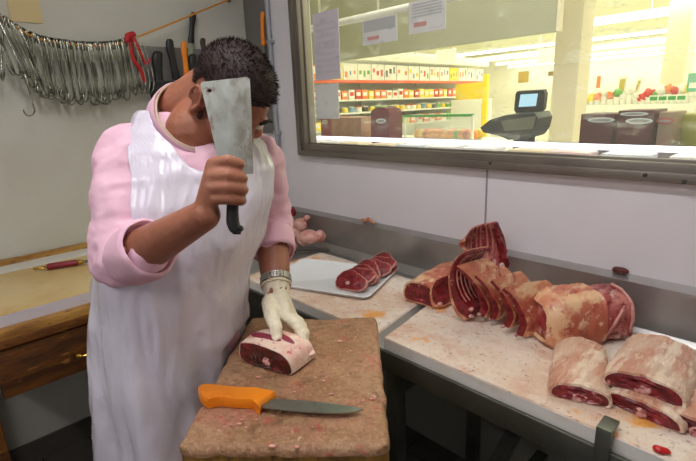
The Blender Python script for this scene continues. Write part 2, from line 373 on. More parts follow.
# tray with chops
ta, tb, tcn = OZ(368, 299, .87), OZ(398, 270, .87), OZ(316, 251, .87)
ex = (tb - ta); ex.z = 0; dpt = ex.length; ex.normalize(); ey = V((-ex.y, ex.x, 0))   # ex: front->back along the right edge; ey points left
wid = (tcn - tb).dot(ey)
wid = max(.28, wid)
def tray(name, o0, ex, ey, dp, wd, z, h, m, label):
    t = thing(name, o0 + ex * dp / 2 + ey * wd / 2, label, 'tray')
    def rrect(ins, zz, rad=.03):
        pts = []
        for (cx, cy, a0) in ((ins + rad, ins + rad, PI), (dp - ins - rad, ins + rad, 1.5 * PI), (dp - ins - rad, wd - ins - rad, 0), (ins + rad, wd - ins - rad, .5 * PI)):
            for j in range(7):
                a = a0 + j / 6 * PI / 2
                q_ = o0 + ex * (cx + rad * math.cos(a)) + ey * (cy + rad * math.sin(a)); q_.z = zz; pts.append(q_)
        return pts
    bb = B()
    bb.loft([rrect(.012, z), rrect(.006, z + h * .7), rrect(0, z + h), rrect(.003, z + h + .002), rrect(.010, z + h - .001), rrect(.020, z + .005)])
    obj('tray_body', bb, m, t, True, 50); return t
tray('serving_tray', ta, ex, ey, dpt, wid, .859, .014, M_tray, 'white plastic tray holding sliced chops on the counter')

M_vert = mat('vertebra', L(214, 160, 152), .4, layers=[(60, L(150, 52, 56), .45, .62, .85), (120, L(236, 214, 206), .55, .68, .8)], bump=(90, .4))
def chop_mesh(seed):
    rnd = random.Random(seed)
    n = 36; out = []
    for i in range(n):
        a = 2 * PI * i / n
        r = .056 * (1 + .13 * math.cos(2 * a + .3) + .10 * math.cos(3 * a + rnd.random()) + .05 * rnd.uniform(-1, 1) * .5)
        out.append((r * math.cos(a) * 1.12, r * math.sin(a) * .86))
    return out
def chop_slice(loc, rot, seed, label, i_=0):
    t = thing('lamb_chop', loc, label, 'meat slice', 'sliced lamb chops on the tray')
    o2 = chop_mesh(seed); R = rot
    def ringz(k, z): return [loc + R @ V((x * k, y * k, z)) for x, y in o2]
    bb = B(); bb.loft([ringz(.9, -.005), ringz(.96, -.003), ringz(.96, .0045), ringz(.88, .0072)]); obj('lean_meat', bb, M_lean, t)
    bb = B()
    vs_o = [ringz(.95, -.0065), ringz(1.02, -.003), ringz(1.02, .003), ringz(.985, .0055), ringz(.94, .0058), ringz(.94, -.0055)]
    vs = bb.loft(vs_o, cap=False); n_ = len(o2)
    for i in range(n_): bb.bm.faces.new((vs[-1][i], vs[-1][(i + 1) % n_], vs[0][(i + 1) % n_], vs[0][i]))
    obj('fat_rim', bb, M_fatr, t)
    bb = B(); c = loc + R @ V((-.005, -.012, .0065)); bb.ell(c, (R @ V((1, 0, 0)), R @ V((0, 1, 0)), R @ V((0, 0, 1))), (.010, .008, .003), 14, 8); obj('bone', bb, M_vert if i_ else M_bone, t)
pA = OZ(351, 286, .872); pB = OZ(384, 266, .878)
names = ['front chop of the fanned row on the tray, pale round bone showing', 'second chop from the front of the fanned row on the tray', 'third chop from the front of the fanned row on the tray', 'fourth and middle chop of the fanned row on the tray', 'third chop from the back of the fanned row on the tray', 'second chop from the back of the fanned row on the tray', 'rearmost chop of the fanned row at the tray corner']
dirv = (pB - pA); dirv.z = 0; dirv.normalize()
for i in range(7):
    t = i / 6
    c = pA.lerp(pB, t); c.z = .890 + (.003 if i % 2 else 0)
    # slice plane leans back over the one behind; its face looks to the front and up
    nrm = (-dirv * .50 + V((.08 * math.sin(i * 2), -.10, .80))).normalized()
    xa = dirv.cross(V((0, 0, 1))).normalized(); xa = (xa - nrm * xa.dot(nrm)).normalized(); ya = nrm.cross(xa)
    chop_slice(c, Matrix((xa, ya, nrm)).transposed() @ Matrix.Rotation(.5 * math.sin(i * 1.7), 3, 'Z'), 20 + i, names[i], i)

# ================================================================== MEAT ON THE COUNTER
ZB = .862
UPZ = V((0, 0, 1))
def roast(name, label, O, ax, length, width, height, skin=M_fat, lean=M_lean, group=None, seed=1, skin_to=1.0, tilt=0, sag=.0, thick=.007, ridge=.006, bone=True, flat=.3, taper=.06, curl=0, bx=1):
    """rolled joint lying on its flat side; O front centre on the board, ax horizontal axis to the back"""
    ax = V((ax[0], ax[1], 0)).normalized(); sx = V((ax.y, -ax.x, 0)); up = V((0, 0, 1))
    t = thing(name, O + ax * length / 2, label, 'meat joint', group)
    n = 44
    def sec(k, off=0, rough=1):
        pts = []
        grow = (1 + taper * math.sin(k * PI)) * (1 - .05 * k)
        for i in range(n):
            a = 2 * PI * i / n
            c, s_ = math.cos(a), math.sin(a)
            x = math.copysign(abs(c) ** (.75 * bx), c) * width / 2 * grow
            z = (math.copysign(abs(s_) ** (.85 * bx), s_) * (height if s_ > 0 else height * flat)) * grow
            z += ridge * math.exp(-(x / (.012)) ** 2) * (1 if s_ > 0 else 0) * (.7 + .3 * math.sin(k * 40))
            p_ = V((x, k * 3, z + seed))
            w_ = .006 * noise.noise(p_ * 14) * rough
            q_ = V((x, z)); ln = q_.length or 1; q_ *= (ln - off + w_) / ln
            pts.append(O + ax * (k * length + .004 * noise.noise(V((a * 2, seed, k)))) + sx * q_.x + up * (q_.y + height * flat * .93 - sag * k + tilt * k))
        return pts
    K = 16
    # lean core with bulging cut ends
    bb = B()
    ks = [i / K for i in range(K + 1)]
    rings = [sec(k, thick) for k in ks]
    def shrink(r, f_, d): c = sum(r, V()) / len(r); return [c + (p - c) * f_ + ax * d + V((0, 0, .003 * noise.noise((p + V((seed, 0, 0))) * 60))) for p in r]
    cu_ = -.024 if curl else 0
    f0 = [shrink(rings[0], .15, -.003 + cu_), shrink(rings[0], .45, .002 + cu_), shrink(rings[0], .75, -.003 + cu_ * .7)]
    f1 = [shrink(rings[-1], .75, .006), shrink(rings[-1], .45, .008), shrink(rings[-1], .15, .009)]
    bb.loft(f0 + rings + f1); obj('lean_meat', bb, lean, t)
    bb = B()
    ks2 = [k * skin_to for k in ks]
    outer = [sec(k, 0) for k in ks2]; inner = [sec(k, thick * .98) for k in reversed(ks2)]
    if curl:
        for d2, f2 in ((.020, .93), (.030, .80), (.036, curl)):
            r0_ = sec(0, 0); c2_ = sum(r0_, V()) / len(r0_); outer.insert(0, [c2_ + (p - c2_) * f2 - ax * d2 + V((0, 0, .004 * noise.noise(p * 40))) for p in r0_])
        inner[-1] = [p for p in inner[-1]]
        r0_ = sec(0, thick); c2_ = sum(r0_, V()) / len(r0_); inner.append([c2_ + (p - c2_) * curl * .97 - ax * .028 for p in r0_])
    # ragged ends
    outer[0] = [p + ax * (.004 * noise.noise(p * 60)) for p in outer[0]]
    vs = bb.loft(outer + inner, cap=False)
    for i in range(n): bb.bm.faces.new((vs[-1][i], vs[-1][(i + 1) % n], vs[0][(i + 1) % n], vs[0][i]))
    obj('fat_cover', bb, skin, t)
    if bone:
        bb = B(); c = O - ax * .002 + up * (height * flat * .93 + .004)
        bb.ell(c, (sx, up, ax), (.016, .010, .004), 22, 12)
        me = bb.mesh('spine_bone'); wob(me, .006, 70, seed=seed); put('spine_bone', me, M_vert, t)
    return t
G1 = 'rolled lamb joints at the right of the counter'
def mid(p, q): return (p + q) / 2
# I: the big one on top; H front left; J, K to the right
a_, c_ = OZ(555, 402, ZB), OZ(603, 403, ZB); back = OZ(562, 352, ZB + .06)
roast('lamb_saddle', 'pale skinned lamb joint nearest the yellow stain, left of the stacked pair', mid(a_, c_) + V((0, 0, .0)), (-.34, .94), .235, .130, .034, group=G1, seed=3)
roast('lamb_saddle', 'lower lamb joint pinned under the larger pale joint', OZ(640, 417, ZB), (.10, 1.0), .25, .158, .031, group=G1, seed=11)
roast('lamb_saddle', 'lamb joint cut off by the right edge of the picture', OZ(698, 438, ZB), (.10, 1.0), .24, .15, .031, group=G1, seed=15)
ti = OZ(637, 392, ZB)
roast('lamb_saddle', 'large pale lamb joint resting on top of another, white bone at its cut end', OZ(641, 396, ZB + .031), (-.06, .99), .25, .160, .038, group=G1, seed=7, tilt=-.012)

# arched rib pieces, cut edges toward the room
def arch(name, label, base, px, th, ext, group, skin=M_fato, lean=M_lean, seed=1, eye=None, ribs=True, flip=1, nrm=None):
    """px: centreline of the cut edge in the photo, placed on an upright plane through base; ext: how far and where the sheet runs back"""
    e = V((FW.x, FW.y, 0)).normalized() if nrm is None else V(nrm)
    def pl(u, v):
        r = ray(u, v); return CAM + r * ((base - CAM).dot(e) / r.dot(e))
    cl = crv([pl(u, v) for u, v in px], 5)
    ths = []
    m = len(px)
    for i in range(m - 1):
        for j in range(5): ths.append(lerp(th[i], th[i + 1], j / 5))
    ths.append(th[-1])
    d = (base - CAM).dot(e)
    sc = d / F
    ths = [x * sc for x in ths]
    ext = V(ext)
    flip = -flip
    t = thing(name, base, label, 'meat joint', group)
    side = e.cross(V((0, 0, 1))).normalized()
    nn = []
    for i in range(len(cl)):
        tg = (cl[min(i + 1, len(cl) - 1)] - cl[max(i - 1, 0)]).normalized()
        nn.append(tg.cross(e).normalized() * flip)
    def band(k, a, c_, i0=0):
        pts = []
        for i in range(len(cl)):
            w_ = .002 * noise.noise(V((i * .6, k * 5, seed)))
            drop = V((0, 0, -.012 * k * k))
            pts.append(cl[i] + nn[i] * (ths[i] * a + w_) + ext * k + drop)
        q = []
        for i in range(len(cl) - 1, -1, -1):
            drop = V((0, 0, -.012 * k * k))
            q.append(cl[i] + nn[i] * (ths[i] * c_) + ext * k + drop)
        return pts + q
    K = 10
    bb = B(); bb.loft([band(i / K, .36, -.5) for i in range(K + 1)]); obj('lean_meat', bb, lean, t)
    bb = B(); bb.loft([band(.0 + i / K * 1.01 - .005, .62, .355) for i in range(K + 1)]); obj('fat_cover', bb, skin, t)
    if ribs:
        for j in range(6):
            k = (j + .7) / 6.5
            bb = B()
            bb.tube([cl[i] - nn[i] * (ths[i] * .5) + ext * k + V((0, 0, -.012 * k * k)) for i in range(1, int(len(cl) * .8))], .0032, 6); obj('rib', bb, M_rib, t)
    if eye:
        bb = B()
        for (u, v, r) in eye:
            c = pl(u, v) - e * .002; bb.ell(c, (side, V((0, 0, 1)), e), (r * sc, r * sc * .8, .006), 14, 8)
        me = bb.mesh('bone_end'); wob(me, .0015, 120, seed=seed); put('bone_end', me, M_vert, t)
    return t
G2 = 'lamb rib pieces heaped in the middle of the counter'
EY = V((.08, .99, 0))
roast('lamb_shoulder', 'flat slab of lamb lying apart at the left end of the meat heap', OZ(420, 304, ZB), (-.12, .99), .26, .135, .062, skin=M_fato, seed=21, group=G2, bone=False, tilt=.0, ridge=0)
arch('rib_rack', 'small arched rib piece between the left slab and the heap', OZ(440, 309, ZB),
     [(447, 277), (439, 281), (434.5, 287), (434, 294), (438, 301), (445, 302)], [3, 4, 5, 7, 13, 9], EY * .22, G2, seed=22, ribs=False, eye=[(440, 304, 3)])
arch('rib_rack', 'leftmost tall curved rib piece of the heap, hollow side to the right', OZ(468, 322, ZB),
     [(466, 253), (457.4, 260), (452, 272), (452.2, 285), (455.7, 298.5), (461.8, 309), (470, 314)], [4, 4.5, 5, 6, 9, 13, 15], EY * .12, G2, seed=23, eye=[(471, 309, 3.2), (471, 316, 3)])
def arch_r(label, base, px, th, ext, seed, eye): return arch('rib_rack', label, base, px, th, ext, G2, seed=seed, flip=-1, eye=eye)
arch_r('rib piece nested just right of the tall curved one', OZ(484, 323, ZB), [(456, 267), (467, 276), (476, 287), (482, 298), (485, 308), (481, 316)], [3, 4, 5, 7, 11, 10], EY * .15, 24, [(479, 314, 2.5)])
arch_r('third rib piece of the nested row in the heap', OZ(496, 326, ZB), [(475, 276), (484, 285), (491, 297), (496, 309), (493, 319)], [3, 4, 5, 9, 9], EY * .15, 25, [(490, 319, 2)])
arch_r('fourth rib piece of the nested row, beside the orange skinned one', OZ(510, 334, ZB), [(491, 281), (500, 291), (507, 304), (511, 316), (506, 327)], [3, 4, 5, 9, 10], EY * .15, 26, [(503, 326, 2.5)])
arch_r('orange skinned rib piece leaning on the largest joint', OZ(524, 340, ZB), [(503, 289), (513, 298), (520, 311), (524, 324), (520, 336)], [4, 5, 6, 10, 10], V((.06, .13, .01)), 27, [(516, 335, 2)])
fj = roast('lamb_shoulder', 'largest lamb joint with tan skin and bare red right end', OZ(549, 349, ZB) + V((-.035, .055, 0)), (.58, .81), .215, .165, .112, skin=M_fato, lean=M_leanl, seed=31, skin_to=.60, bone=False, group=G2, flat=.3, taper=.02, ridge=0, curl=.72, bx=.72)
# white fat strips over its bare end
def strip(parent, pts, r, m, name):
    bb = B(); bb.tube(crv(pts, 5), r, 8); me = bb.mesh(name); wob(me, .002, 70); put(name, me, m, parent)
fo_ = OZ(549, 349, ZB) + V((-.035, .055, 0)); fa_ = V((.58, .81, 0)); fs_ = V((.81, -.58, 0))
strip(fj, [fo_ + fa_ * (.215 * .97) + fs_ * q[0] + UPZ * q[1] for q in ((.070, .03), (.076, .07), (.066, .11), (.03, .133), (-.02, .137))], .005, M_fatr, 'fat_rim')
strip(fj, [fo_ + fa_ * (.215 * q[2]) + fs_ * q[0] + UPZ * q[1] for q in ((.076, .035, .64), (.080, .07, .72), (.070, .11, .86))], .004, M_fatr, 'fat_streak')
# standing rib rack on top
gb = V((-.735, 1.375, 1.04))
eg = V((FW.x, FW.y, 0)).normalized()
def gp(u, v, dd=0):
    r = ray(u, v); return CAM + r * ((gb - CAM).dot(eg) / r.dot(eg)) + eg * dd
gt = thing('rib_rack', gp(490, 275), 'open rib rack standing on top of the heap, ribs facing out', 'meat joint', G2)
topc = crv([V((466, 241, 0)), V((474, 231, 0)), V((486, 226, 0)), V((498, 222.5, 0))], 8)
botc = crv([V((466.5, 251, 0)), V((474, 262, 0)), V((487, 270, 0)), V((503, 273, 0))], 8)
NA = len(topc); NB = 14
def gsurf(i, j, off):
    t_ = j / (NB - 1); p_ = topc[i].lerp(botc[i], t_); a = i / (NA - 1)
    p_ = p_ + V((math.sin(t_ * PI) * lerp(-5, 7, a), 0, 0))
    return gp(p_.x, p_.y, .055 * math.sin(PI * min(1, a * .85 + .08)) * math.sin(PI * (.15 + .7 * t_)) + off)
bb = B()
vs = [[bb.bm.verts.new(gsurf(i, j, 0)) for j in range(NB)] for i in range(NA)]
ws = [[bb.bm.verts.new(gsurf(i, j, .011)) for j in range(NB)] for i in range(NA)]
for i in range(NA - 1):
    for j in range(NB - 1):
        bb.bm.faces.new((vs[i][j], vs[i + 1][j], vs[i + 1][j + 1], vs[i][j + 1])); bb.bm.faces.new((ws[i][j], ws[i][j + 1], ws[i + 1][j + 1], ws[i + 1][j]))
for i in range(NA - 1):
    for j in (0, NB - 1): bb.bm.faces.new((vs[i][j], vs[i + 1][j], ws[i + 1][j], ws[i][j]))
for j in range(NB - 1):
    for i in (0, NA - 1): bb.bm.faces.new((vs[i][j], vs[i][j + 1], ws[i][j + 1], ws[i][j]))
obj('lean_meat', bb, M_leanl, gt)
for q in range(9):
    i = int(2 + q * (NA - 4) / 8.4)
    bb = B(); bb.tube([gsurf(i, j, -.001) for j in range(NB)], [.0022 + .0012 * math.sin(PI * j / (NB - 1)) for j in range(NB)], 6); obj('rib', bb, M_rib, gt)
bb = B(); bb.tube([gsurf(0, j, .004) for j in range(NB)] + [gsurf(i, NB - 1, .004) for i in range(1, NA)], .0055, 8); me = bb.mesh('fat_cover'); wob(me, .003, 60); put('fat_cover', me, M_fato, gt)
bb = B(); bb.chain([(gp(497, 225, .006), .010), (gp(499, 240, .012), .011), (gp(504, 252, .012), .013), (gp(506, 266, .008), .012)]); me = remesh(bb, .003, 2); wob(me, .006, 45, seed=3); put('backbone_meat', me, M_lean, gt)
bb = B(); bb.ell(gp(501, 265, -.010), (V((1, 0, 0)), V((0, 1, 0)), UPZ), (.008, .008, .012), 14, 8); me = bb.mesh('bone_end'); wob(me, .003, 90); put('bone_end', me, M_bone, gt)

# trimmings at the back left of the counter
def lump(name, label, cat, parts, m, group=None, vox=.004, amp=.004, sc=40, seed=0):
    bb = B()
    X3 = (V((1, 0, 0)), V((0, 1, 0)), V((0, 0, 1)))
    for (c, r) in parts: bb.ell(c, X3, r, 16, 10)
    me = remesh(bb, vox, 3); wob(me, amp, sc, seed=seed)
    return tag(put(name, me, m), label, cat, group)
tz = ZS
M_trim = mat('pinkish_trimmings', L(216, 164, 150), .42, layers=[(18, L(196, 116, 104), .45, .66, .8), (30, L(230, 196, 184), .5, .68, .7), (26, L(150, 40, 40), .62, .70, .7)], bump=(50, .25))
c0 = OZ(310, 243, tz); c0 = V((-1.87, 1.36, tz))
def tp(u, v, y): return OY(u, v, y)
lump('meat_trimming', 'front pink lump of fatty trimmings against the counter back', 'meat', [(tp(309, 237, 1.36), (.05, .045, .036)), (tp(320, 236, 1.39), (.028, .03, .03)), (tp(303, 240, 1.35), (.035, .03, .03)), (V((-1.88, 1.365, tz + .02)), (.06, .04, .021))], M_trim, 'fat trimmings', seed=1)
lump('meat_trimming', 'middle lump of fatty trimmings stacked behind the front one', 'meat', [(tp(300, 225, 1.42), (.045, .035, .036)), (tp(296, 232, 1.41), (.05, .035, .045)), (tp(307, 218, 1.45), (.02, .018, .016)), (V((-1.98, 1.42, tz + .03)), (.05, .035, .031))], M_trim, 'fat trimmings', seed=2)
lump('meat_trimming', 'red meat scrap on top of the trimmings beside the pink sleeve', 'meat', [(tp(291, 212, 1.43), (.03, .03, .03)), (tp(286, 222, 1.42), (.04, .03, .05)), (V((-2.09, 1.42, tz + .04)), (.045, .035, .041))], M_lean, 'fat trimmings', seed=3)
q = OZ(345, 246, tz + .012); lump('meat_scrap', 'small dark red scrap on the steel behind the tray', 'meat', [(q, (.022, .018, .013))], M_dark, seed=4, vox=.003)
q = OY(367, 220, 1.50); q.z = ZS + .178 + .008
lump('meat_scrap', 'curled orange scrap on the ledge of the counter back', 'meat', [(q + V((-.028, .012, -.001)), (.022, .010, .009)), (q + V((.0, .012, .006)), (.018, .009, .008)), (q + V((.026, .012, -.002)), (.02, .010, .008))], M_fato, seed=5, vox=.003)
q = OY(620, 274, 1.51); q.z = ZS + .178 + .008
lump('meat_scrap', 'dark brown scrap on the ledge above the largest joint', 'meat', [(q + V((0, .008, 0)), (.024, .010, .010))], M_dark, seed=6, vox=.003)
q = OZ(659, 450, ZB + .006); lump('meat_scrap', 'bright red scrap at the front edge of the long board', 'meat', [(q, (.012, .010, .007)), (q + V((.010, .006, 0)), (.009, .008, .005))], mat('bright_red_scrap', L(196, 24, 26), .3), seed=7, vox=.0025, amp=.002)
q0, q1 = OZ(296, 252, ZS + .006), OZ(338, 249, ZS + .006)
kk = thing('carving_knife', q0, 'steel knife blade lying behind the white tray', 'knife')
d_ = (q1 - q0).normalized(); s_ = V((-d_.y, d_.x, 0))
bb = B(); bb.prism([q0 - s_ * .018, q1 - s_ * .004, q1 + s_ * .004, q0 + s_ * .018], (0, 0, .003)); obj('blade', bb, M_kblade, kk, False)
bb = B(); bb.tube([q0 - d_ * .11 + V((0, 0, .010)), q0 + V((0, 0, .008))], .012, 10); obj('handle', bb, M_bplas, kk)

# ================================================================== BUTCHER BLOCK
ZT = .958
fl_, frr, nr_, nl_ = V((-1.075, .628, 0)), V((-.806, .868, 0)), V((-.447, .505, 0)), V((-.722, .245, 0))
bt = thing('butcher_block', V((-.76, .56, 0)), 'scarred wooden butcher block with yellow base, knife and chop on top', 'chopping block')
NX, NY = 60, 84
def bxy(i, j):
    s_, t_ = i / NX, j / NY
    p_ = fl_.lerp(frr, s_).lerp(nl_.lerp(nr_, s_), t_)
    e = min(s_, 1 - s_) * .38; e2 = min(t_, 1 - t_) * .52
    ce = math.hypot(max(0, .03 - e), max(0, .03 - e2))
    cen = V((-.76, .56, 0))
    # rounded corners and nibbled edges
    k = 0
    if ce > .03: k = (ce - .03)
    edge = min(e, e2)
    w_ = .006 * noise.noise(p_ * 28) * max(0, 1 - edge / .03)
    p_ = p_ + (cen - p_).normalized() * (k * 1.0 + w_)
    z = ZT + .0025 * noise.noise(p_ * 20) - .008 * max(0, 1 - edge / .012) ** 2
    z += .004 * math.sin(s_ * 7 + 1) * max(0, 1 - t_ * 12)
    return V((p_.x, p_.y, z))
bb = B()
g = [[bb.bm.verts.new(bxy(i, j)) for j in range(NY + 1)] for i in range(NX + 1)]
for i in range(NX):
    for j in range(NY): bb.bm.faces.new((g[i][j], g[i][j + 1], g[i + 1][j + 1], g[i + 1][j]))
rim = [g[i][0] for i in range(NX)] + [g[NX][j] for j in range(NY)] + [g[NX - i][NY] for i in range(NX)] + [g[0][NY - j] for j in range(NY)]
rc = [v.co.copy() for v in rim]
low = [bb.bm.verts.new((c.x, c.y, ZT - .018 - .003 * noise.noise(c * 40))) for c in rc]
for i in range(len(rim)): bb.bm.faces.new((rim[i], rim[(i + 1) % len(rim)], low[(i + 1) % len(rim)], low[i]))
bb.bm.faces.new(low)
obj('wood_top', bb, M_wood, bt, True, 60)
cen = V((-.76, .56, 0))
def ringat(f_, z): return [V((cen.x + (c.x - cen.x) * f_, cen.y + (c.y - cen.y) * f_, z)) for c in rc]
bb = B(); bb.loft([ringat(.992, ZT - .016), ringat(.992, ZT - .14)]); obj('block_side', bb, M_woods, bt, True, 60)
bb = B(); bb.loft([ringat(.985, ZT - .139), ringat(.985, ZT - .40)]); obj('base_frame', bb, M_ply, bt, True, 60)
for f_ in ((fl_), (frr), (nr_), (nl_)):
    c = cen + (V((f_.x, f_.y, 0)) - cen) * .82
    bb = B(); bb.box((c.x, c.y, .28), (.07, .07, .56), bevel=.004); obj('leg', bb, M_ply, bt)
# scraps of fat left on the block
random.seed(3)
bb = B()
for i in range(46):
    s_, t_ = random.uniform(.08, .95), random.betavariate(2, 2)
    p_ = fl_.lerp(frr, s_).lerp(nl_.lerp(nr_, s_), t_); r = random.uniform(.001, .0026)
    bb.ell(V((p_.x, p_.y, ZT + .0015)), (V((1, 0, 0)).lerp(V((0, 1, 0)), random.random()).normalized(), V((0, 0, 1)).cross(V((1, 0, 0))), V((0, 0, 1))), (r * random.uniform(1, 2), r, r * .6), 8, 5)
for (u, v, r) in ((254, 339, .005), (230, 425, .003), (239, 424, .0035), (246, 427, .003), (272, 446, .005), (297, 447, .004), (242, 420, .003), (224, 423, .003), (340, 341, .006), (331, 394, .004), (258, 377, .005), (372, 399, .004)):
    p_ = OZ(u, v, ZT + .002); bb.ell(p_, (V((.8, .6, 0)), V((-.6, .8, 0)), V((0, 0, 1))), (r * 1.3, r * .7, .0018), 10, 6)
me = bb.mesh('fat_scraps'); wob(me, .0012, 150)
tag(put('fat_scraps', me, mat('pale_fat_scrap', L(226, 168, 154), .45, layers=[(60, L(196, 92, 86), .45, .65, .8)])), 'crumbs of pale fat and meat scattered over the wooden block', 'meat scraps', None, 'stuff')

# knife with orange handle on the block
k0, k1, k2 = OZ(199, 395, ZT + .014), OZ(276, 400, ZT + .014), OZ(362, 410, ZT + .008)
kd = (k1 - k0).normalized(); ks_ = V((-kd.y, kd.x, 0)).normalized(); ks_ = -ks_ if ks_.dot(DN) > 0 else ks_   # ks_ points away from the camera
kn = thing('butcher_knife', k0 - V((0, 0, .013)), 'long knife with orange handle lying on the wooden block', 'knife')
pxh = [(199, 397), (198, 391.5), (201, 388.5), (208, 388), (222, 389.5), (240, 391), (256, 391.5), (276, 395.5), (268, 402), (262, 405.5), (260, 411), (256, 407.5), (254, 404.5), (236, 404), (222, 402.5), (214, 402.5), (208, 404.5), (202, 402)]
hp = [OZ(u, v, ZT + .012) for u, v in pxh]
hc = sum(hp, V()) / len(hp)
bb = B(); rs = []
for z, f_ in ((.0015, .9), (.005, .99), (.013, 1.0), (.020, .97), (.0235, .86)):
    rs.append([V((hc.x + (p.x - hc.x) * (1 - (1 - f_) * .12), hc.y + (p.y - hc.y) * (1 - (1 - f_) * .12), 0)) + V((0, 0, ZT + z)) + (hc - p).normalized() * (.006 * (1 - f_) * 3) for p in hp])
bb.loft(rs); me = bb.mesh('handle'); put('handle', me, M_orange, kn, True, 50)
pxb = [(262, 400), (276, 399.5), (300, 401), (330, 404), (352, 407), (363, 410), (355, 412.5), (340, 414), (316, 413.5), (290, 411.5), (262, 408.5)]
bb = B(); bb.prism([OZ(u, v, ZT + .011) for u, v in pxb], (0, 0, .0022)); obj('blade', bb, M_kblade, kn, False)

# the piece being cut
O = V((-.884, .482, ZT + .001)); ux = V((.957, .286, 0)).normalized(); uy = V((-ux.y, ux.x, 0))
cp = thing('lamb_chop_piece', O + ux * .07 + uy * .04, 'thick bone-in piece of lamb under the gloved hand on the block', 'meat')
prof = [(.0, .002), (-.005, .02), (-.003, .042), (.008, .051), (.05, .056), (.09, .053), (.124, .046), (.138, .036), (.143, .016), (.138, .002), (.09, .0), (.05, .0), (.02, .0)]
prof = [(p.x, p.y) for p in crv([V((a, c, 0)) for a, c in prof] + [V((prof[0][0], prof[0][1], 0))], 3)][:-1]
def csec(d, k, sh=0):
    return [O + ux * (.068 + (a - .068) * k + sh) + uy * (d + .003 * noise.noise(V((a * 40, c * 40, d * 9)))) + V((0, 0, (.02 + (c - .02) * k))) for a, c in prof]
bb = B(); bb.loft([csec(-.002, .25), csec(.001, .55), csec(-.002, .82), csec(.0, .965), csec(.03, .94), csec(.06, .93), csec(.082, .86), csec(.09, .5)]); obj('lean_meat', bb, M_dark, cp)
bb = B(); rs = [csec(.001, 1.0), csec(.02, 1.03), csec(.045, 1.05), csec(.07, 1.02, .004), csec(.086, .95, .008), csec(.094, .7, .01), csec(.094, .4, .01)]
vs = bb.loft(rs + [csec(.02, .93), csec(.002, .965)], cap=False); n_ = len(prof)
for i in range(n_): bb.bm.faces.new((vs[-1][i], vs[-1][(i + 1) % n_], vs[0][(i + 1) % n_], vs[0][i]))
obj('fat_cover', bb, M_fatw, cp)
M_purp = mat('purple_lean_strip', L(136, 40, 62), .34, layers=[(30, L(110, 24, 46), .45, .65, .8)], bump=(60, .2))
bb = B()
bb.ell(O + ux * .045 + uy * .04 + V((0, 0, .0545)), (ux, uy, V((0, 0, 1))), (.045, .014, .005), 18, 8); bb.ell(O + ux * .095 + uy * .055 + V((0, 0, .052)), ((ux * .95 + V((0, 0, -.2)) - uy * .2).normalized(), uy, V((0, 0, 1))), (.03, .010, .005), 18, 8)
obj('top_muscle', bb, M_purp, cp)
bb = B(); bb.ell(O + ux * .078 + uy * (-.002) + V((0, 0, .022)), (ux, V((0, 0, 1)), uy), (.012, .009, .004), 18, 10)
me = bb.mesh('bone_end'); wob(me, .007, 70); put('bone_end', me, M_vert, cp)
bb = B(); bb.ell(O + ux * .14 + uy * .075 + V((0, 0, .018)), (ux, uy, V((0, 0, 1))), (.018, .012, .008), 14, 8); me = bb.mesh('fat_flap'); wob(me, .006, 60); put('fat_flap', me, M_fatw, cp)

# ================================================================== OLD TABLE ON THE LEFT
ty0, ty1 = -.03, .88
tb_ = thing('work_table', (-2.0, .6, 0), 'old brown wooden work table with drawer and stone top at left wall', 'table')
ZTB = .94
def yb(x0, x1, z0, z1, m, name, y0=ty0, y1=ty1, bev=.004):
    bb = B(); bb.box(((x0 + x1) / 2, (y0 + y1) / 2, (z0 + z1) / 2), (x1 - x0, y1 - y0, z1 - z0), bevel=bev); return obj(name, bb, m, tb_)
bb = B(); bb.box((-2.018, (ty0 + ty1) / 2, ZTB - .02), (.598, ty1 - ty0, .04), bevel=.003); obj('stone_slab', bb, M_slab, tb_)
yb(-1.7185, -1.7155, ZTB - .039, ZTB - .003, M_slabe, 'slab_edge', bev=0)
yb(-2.316, -2.20, ZTB - .002, ZTB + .0012, M_slabb, 'clean_strip', bev=0)
yb(-2.337, -2.317, ZTB - .07, .965, M_oldl, 'back_rim')
bb = B()
bb.loft([[V((x, y, z)) for x, z in ((-2.32, .84), (-1.695, .84), (-1.688, .85), (-1.683, .885), (-1.687, .897), (-1.70, .902), (-1.72, .9), (-2.32, .9))] for y in [ty0 + (ty1 - ty0) * i / 40 for i in range(41)]])
me = bb.mesh('wood_rim'); put('wood_rim', me, M_oldl, tb_, True, 40)
yb(-1.692, -1.681, .842, .872, M_oldw, 'rim_face')
yb(-2.31, -1.735, .70, .84, M_oldw, 'apron_frame')
dw = None
bb = B(); bb.box((-1.715, (.088 + .78) / 2, .752), (.04, .78 - .088, .162), bevel=.004); dw = obj('drawer', bb, M_oldw, tb_)
pA_ = OX(80, 353, -1.69)
bb = B(); bb.tube(crv([(-1.695, pA_.y - .012, pA_.z + .004), (-1.672, pA_.y - .01, pA_.z), (-1.665, pA_.y + .01, pA_.z - .004), (-1.668, pA_.y + .045, pA_.z + .006), (-1.672, pA_.y + .075, pA_.z + .004), (-1.695, pA_.y + .082, pA_.z + .006)], 5), [.006] * 8 + [.0045] * 18, 8); bb.sph((-1.672, pA_.y - .01, pA_.z), .009); obj('drawer_handle', bb, M_brass, dw)
for yy in (.03, .83):
    for xx in (-1.735, -2.28):
        bb = B(); bb.box((xx, yy, .36), (.07, .07, .72), bevel=.005); obj('leg', bb, M_oldw, tb_)
